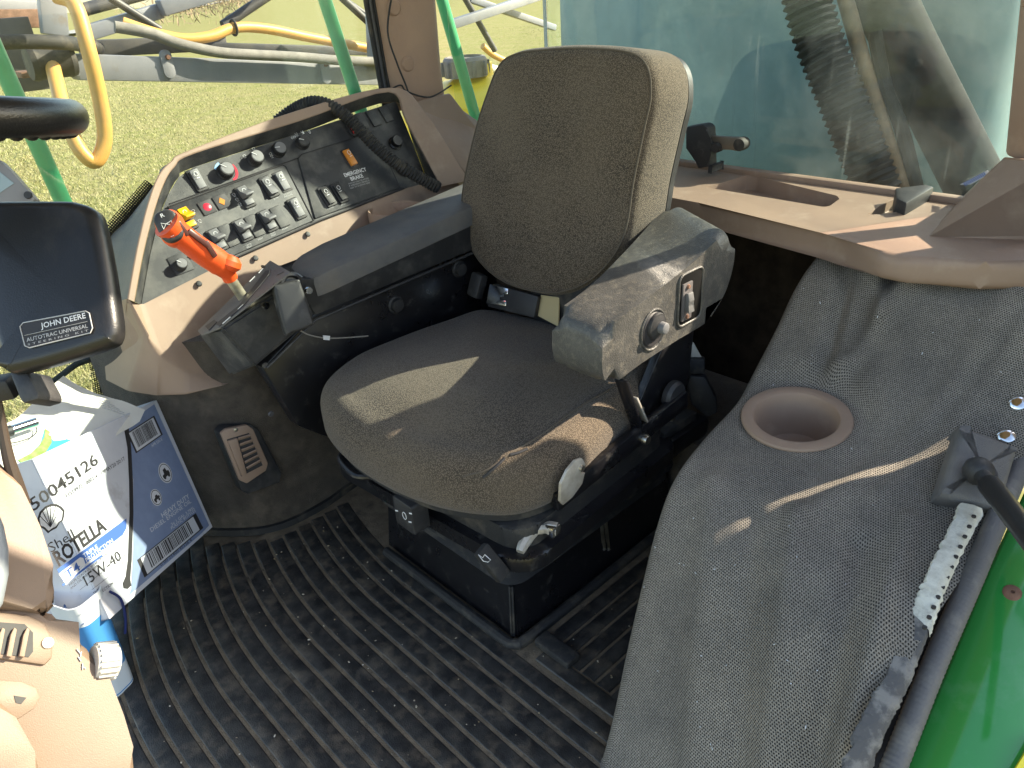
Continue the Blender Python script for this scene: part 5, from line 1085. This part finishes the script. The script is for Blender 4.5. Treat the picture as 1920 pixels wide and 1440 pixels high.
for k in range(12):
    t = k/11; p = at(1826-t*92, 968+t*208, z=.536-.055*t); obj('vent_hole', lathe(NB(), [(0, .0012), (.0034, .0012), (.0034, -.002)], Matrix.Translation(p), 10), INK, fender)
for x, y in ((1909, 757), (1887, 819)):
    p, q = onf(x, y)
    if p is None: continue
    tag(obj('trim_screw', lathe(NB(), [(.0145, -.004), (.0145, .002), (.011, .005), (.004, .0065), (0, .005)], Matrix.Translation(p+q*.002) @ q.to_track_quat('Z', 'Y').to_matrix().to_4x4(), 20), CHROME), 'bright cross head screw in the perforated mat close above the strut base' if y > 800 else 'bright cross head screw in the perforated mat farther from the strut base', 'screw', 'screws on the mat edge')
# green sill, rubber seal, gas strut
sl_ = thing('door_seal', 'ribbed grey rubber door seal running along the green sill', 'seal', at(1675, 1440, y=-.815))
path = crom([at(1925, 850, z=.53), at(1890, 925, z=.52), at(1824, 1080, z=.48), at(1750, 1250, z=.42), at(1675, 1440, z=.34), at(1640, 1530, z=.30)], 60); ln = 0; rr = []
for i, p in enumerate(path):
    if i: ln += (p-path[i-1]).length
    rr.append(.0168+.0005*math.sin(ln/.008*math.tau))
obj('bulb', tube(NB(), path, rr, 16), mat('grey seal rubber', (.12, .115, .115), .6, bump=.3, bscale=300, dirt=(.25, .23, .2), dlo=.5, dhi=.8, dscale=20), sl_, 80)
obj('gap', tube(NB(), [p+Vector((.003, .018, -.014)) for p in path[::10]], .010, 8), INK, sl_)
gs = thing('green_sill', 'glossy green painted door sill panel with rusted screw', 'sill', at(1800, 1440, y=-.86))
G = [at(1950, 860, z=.50), at(1845, 1085, z=.455), at(1697, 1440, z=.315), at(1655, 1540, z=.275)]
rows = [[p+Vector((0, 0, -.03)) for p in G], G, [p+Vector((0, -.006, .004)) for p in G], [p+Vector((.0, -.06, .001)) for p in G], [p+Vector((0, -.12, -.008)) for p in G], [p+Vector((0, -.155, -.035)) for p in G], [p+Vector((0, -.17, -.2)) for p in G]]
bm = NB(); grid(bm, rows); gp_ = obj('panel', bm, GREEN, gs, 70)
gn = (G[1]-G[2]).cross(Vector((0, -1, -.1))).normalized(); gn = gn if gn.z > 0 else -gn
sf0 = Frame(G[1]+Vector((0, -.04, .001)), G[1]-G[2], gn.cross(G[1]-G[2])); sf = Frame(sf0.W(*sf0.px(1898, 1112)), sf0.e1, sf0.e2); obj('screw', lathe(NB(), [(.0135, -.01), (.0135, .001), (.010, .004), (.003, .005), (.003, .002), (0, .002)], sf.M(), 20), RUST, gs)
obj('pinstripe', bar(NB(), sf0.W(*sf0.px(1885, 1475, .002), .002), sf0.W(*sf0.px(1940, 1385, .002), .002), .014, .003, (0, -.5, .8)), mat('yellow stripe', (.8, .65, .03), .3), gs)
strut = thing('gas_strut', 'black gas strut with ball joint on a square rubber base', 'gas strut', at(1830, 950, z=.53))
bf = Frame(at(1830, 885, z=.535), (.93, -.30, .15), (.22, .80, .45))
bm = NB(); pillow(bm, [(p.x, p.y) for p in crom([(*bf.px(*p, .02), 0) for p in ((1795, 812), (1803, 806), (1890, 838), (1902, 846), (1898, 862), (1872, 950), (1862, 958), (1768, 936), (1758, 926), (1762, 910))], 3, True)], Frame(bf.W(0, 0, -.01), bf.e1, bf.e2), .045, .014, 0, 4, 2); obj('base', bm, PADM, strut, 50)
bp = bf.W(*bf.px(1832, 886, .05), .055); rp_ = at(1985, 1075, D=1.0)
d = (rp_-bp).normalized()
obj('ball', lathe(NB(), [(0, .024), (.012, .021), (.021, .012), (.024, 0), (.021, -.012), (.012, -.021), (0, -.024)], Matrix.Translation(bp), 24), BLK, strut, 80)
obj('socket', lathe(NB(), [(0, .001), (.026, .001), (.030, -.003)], bf.M(*bf.px(1840, 885, .036), .0365), 24), INK, strut)
obj('neck', tube(NB(), [bp, bp+d*.05], .013, 14), BLK, strut); obj('cylinder', tube(NB(), [bp+d*.045, bp+d*.05, rp_+d*.1], [.015, .0175, .0175], 18), BLKS, strut)
# ================================================================ rear ledge, corner trim, latch
ld = thing('rear_ledge', 'tan moulded ledge with storage tray below the rear window', 'ledge', (1.0, 0, .74))
bm = NB(); pl = [(.86, .80), (.86, .30), (.855, .135), (.812, -.236), (.795, -.29), (.735, -.385), (.735, -.44), (.80, -.56), (.86, -.66), (1.195, -.66), (1.195, .80)]
prism(bm, [(x, y, .742) for x, y in pl], (0, 0, 1), .058, .02, 5); lo = obj('slab', bm, TAN, ld)
cut = NB(); prism(cut, [tuple(at(*p, z=.80)[:2])+(.758,) for p in ((1322, 351), (1345, 345), (1400, 329), (1420, 331), (1570, 367), (1574, 373), (1556, 386), (1545, 388))], (0, 0, 1), .08, .006, 2); boolean(lo, cut)
cut = NB(); prism(cut, [tuple(at(*p, z=.80)[:2])+(.775,) for p in ((1627, 402), (1650, 386), (1690, 368), (1750, 352), (1762, 356), (1700, 392), (1660, 402))], (0, 0, 1), .08, .004, 2); boolean(lo, cut)
bm = NB(); base_ = [at(1727, 447, z=.798), at(1940, 452, z=.798), at(1990, 300, x=1.02), at(1879, 291, x=1.11), at(1812, 362, z=.798)]
prism(bm, base_, (.12, -.05, -.10), 1, .010, 3); obj('corner_riser', bm, TAN, ld)
obj('window_sill', box(NB(), (1.17, -.6, .795), (1.2, .8, .815), bev=.004), TAN, ld)
obj('socket_cover', prism(NB(), [at(1679, 352, z=.835), at(1735, 345, z=.835), at(1752, 350, z=.83), at(1700, 380, z=.83), at(1681, 372, z=.83)], (0, 0, -1), .05, .004), BLK, ld)
stk = thing('window_sticker', 'white barcode sticker on the rear glass beside the corner trim', 'sticker', at(1830, 335, x=1.192))
sfm = Frame(at(1830, 333, x=1.192), (0, -1, 0), (0, 0, 1)); sq = [(1800, 346), (1852, 319), (1856, 326), (1820, 346)]
obj('paper', plate(NB(), [sfm.px(*p) for p in sq], sfm, 0, .0008), CWHITE, stk)
bm = NB()
for k in range(12):
    t = .12+k*.065; a = Vector((1800, 346)).lerp(Vector((1852, 319)), t); b = a+Vector((4, 6)); prism(bm, [sfm.W(*sfm.px(*p), .0009) for p in (a, a+Vector((2, -1)), b+Vector((2, -1)), b)], sfm.n, .0003)
obj('barcode', bm, BLUED, stk, 0)
la = thing('window_latch', 'black rear window latch with steel arm beside the backrest', 'latch', at(1320, 315, x=1.12))
lfm = Frame(at(1340, 270, x=1.12), (.15, -1, 0), (.05, 0, 1)); LP_ = lambda pts, c0, c1, m, n, bev: obj(n, plate(NB(), [lfm.px(*p, c1) for p in pts], lfm, c0, c1, bev), m, la)
LP_([(1285, 238), (1318, 233), (1327, 240), (1329, 262), (1336, 275), (1329, 290), (1330, 312), (1308, 317), (1300, 290), (1285, 280)], -.03, .02, BLK, 'handle', .006)
LP_([(1326, 254), (1392, 258), (1398, 266), (1396, 276), (1380, 284), (1360, 278), (1335, 280)], -.012, .0, mat('brown steel arm', (.22, .19, .16), .4, .6), 'arm', .004)
obj('end_pin', lathe(NB(), [(0, .02), (.016, .018), (.018, .012), (.018, -.02), (0, -.02)], lfm.M(*lfm.px(1390, 270), 0), 18), RUB, la)
obj('pin', lathe(NB(), [(0, .016), (.012, .015), (.014, .008), (.014, -.02), (0, -.02)], lfm.M(*lfm.px(1345, 276), .004), 16), BLK, la)
obj('hole', lathe(NB(), [(0, .001), (.007, .001), (.007, -.001)], lfm.M(*lfm.px(1314, 285, .021), .0205), 14), INK, la)
obj('foot', box(NB(), at(1320, 318, x=1.12)-Vector((.02, .03, .0)), at(1365, 316, x=1.14)+Vector((.02, .03, .012)), bev=.003), BLK, la)
# flecks of lint on the mats
bm = NB()
for i in range(70):
    p, q = onf(random.uniform(1200, 1900), random.uniform(520, 1420))
    if p is None: continue
    s = random.uniform(.0005, .0012); bmesh.ops.create_icosphere(bm, subdivisions=1, radius=1, matrix=Matrix.Translation(p+q*.0006) @ q.to_track_quat('Z', 'Y').to_matrix().to_4x4() @ Matrix.Rotation(random.random()*6, 4, 'Z') @ Matrix.Diagonal((s*random.uniform(1, 4), s, s*.6, 1)))
lt = obj('lint', bm, CWHITE, None, 0); lt['kind'] = 'stuff'; tag(lt, 'pale flecks of lint scattered on the grey perforated mat', 'lint')
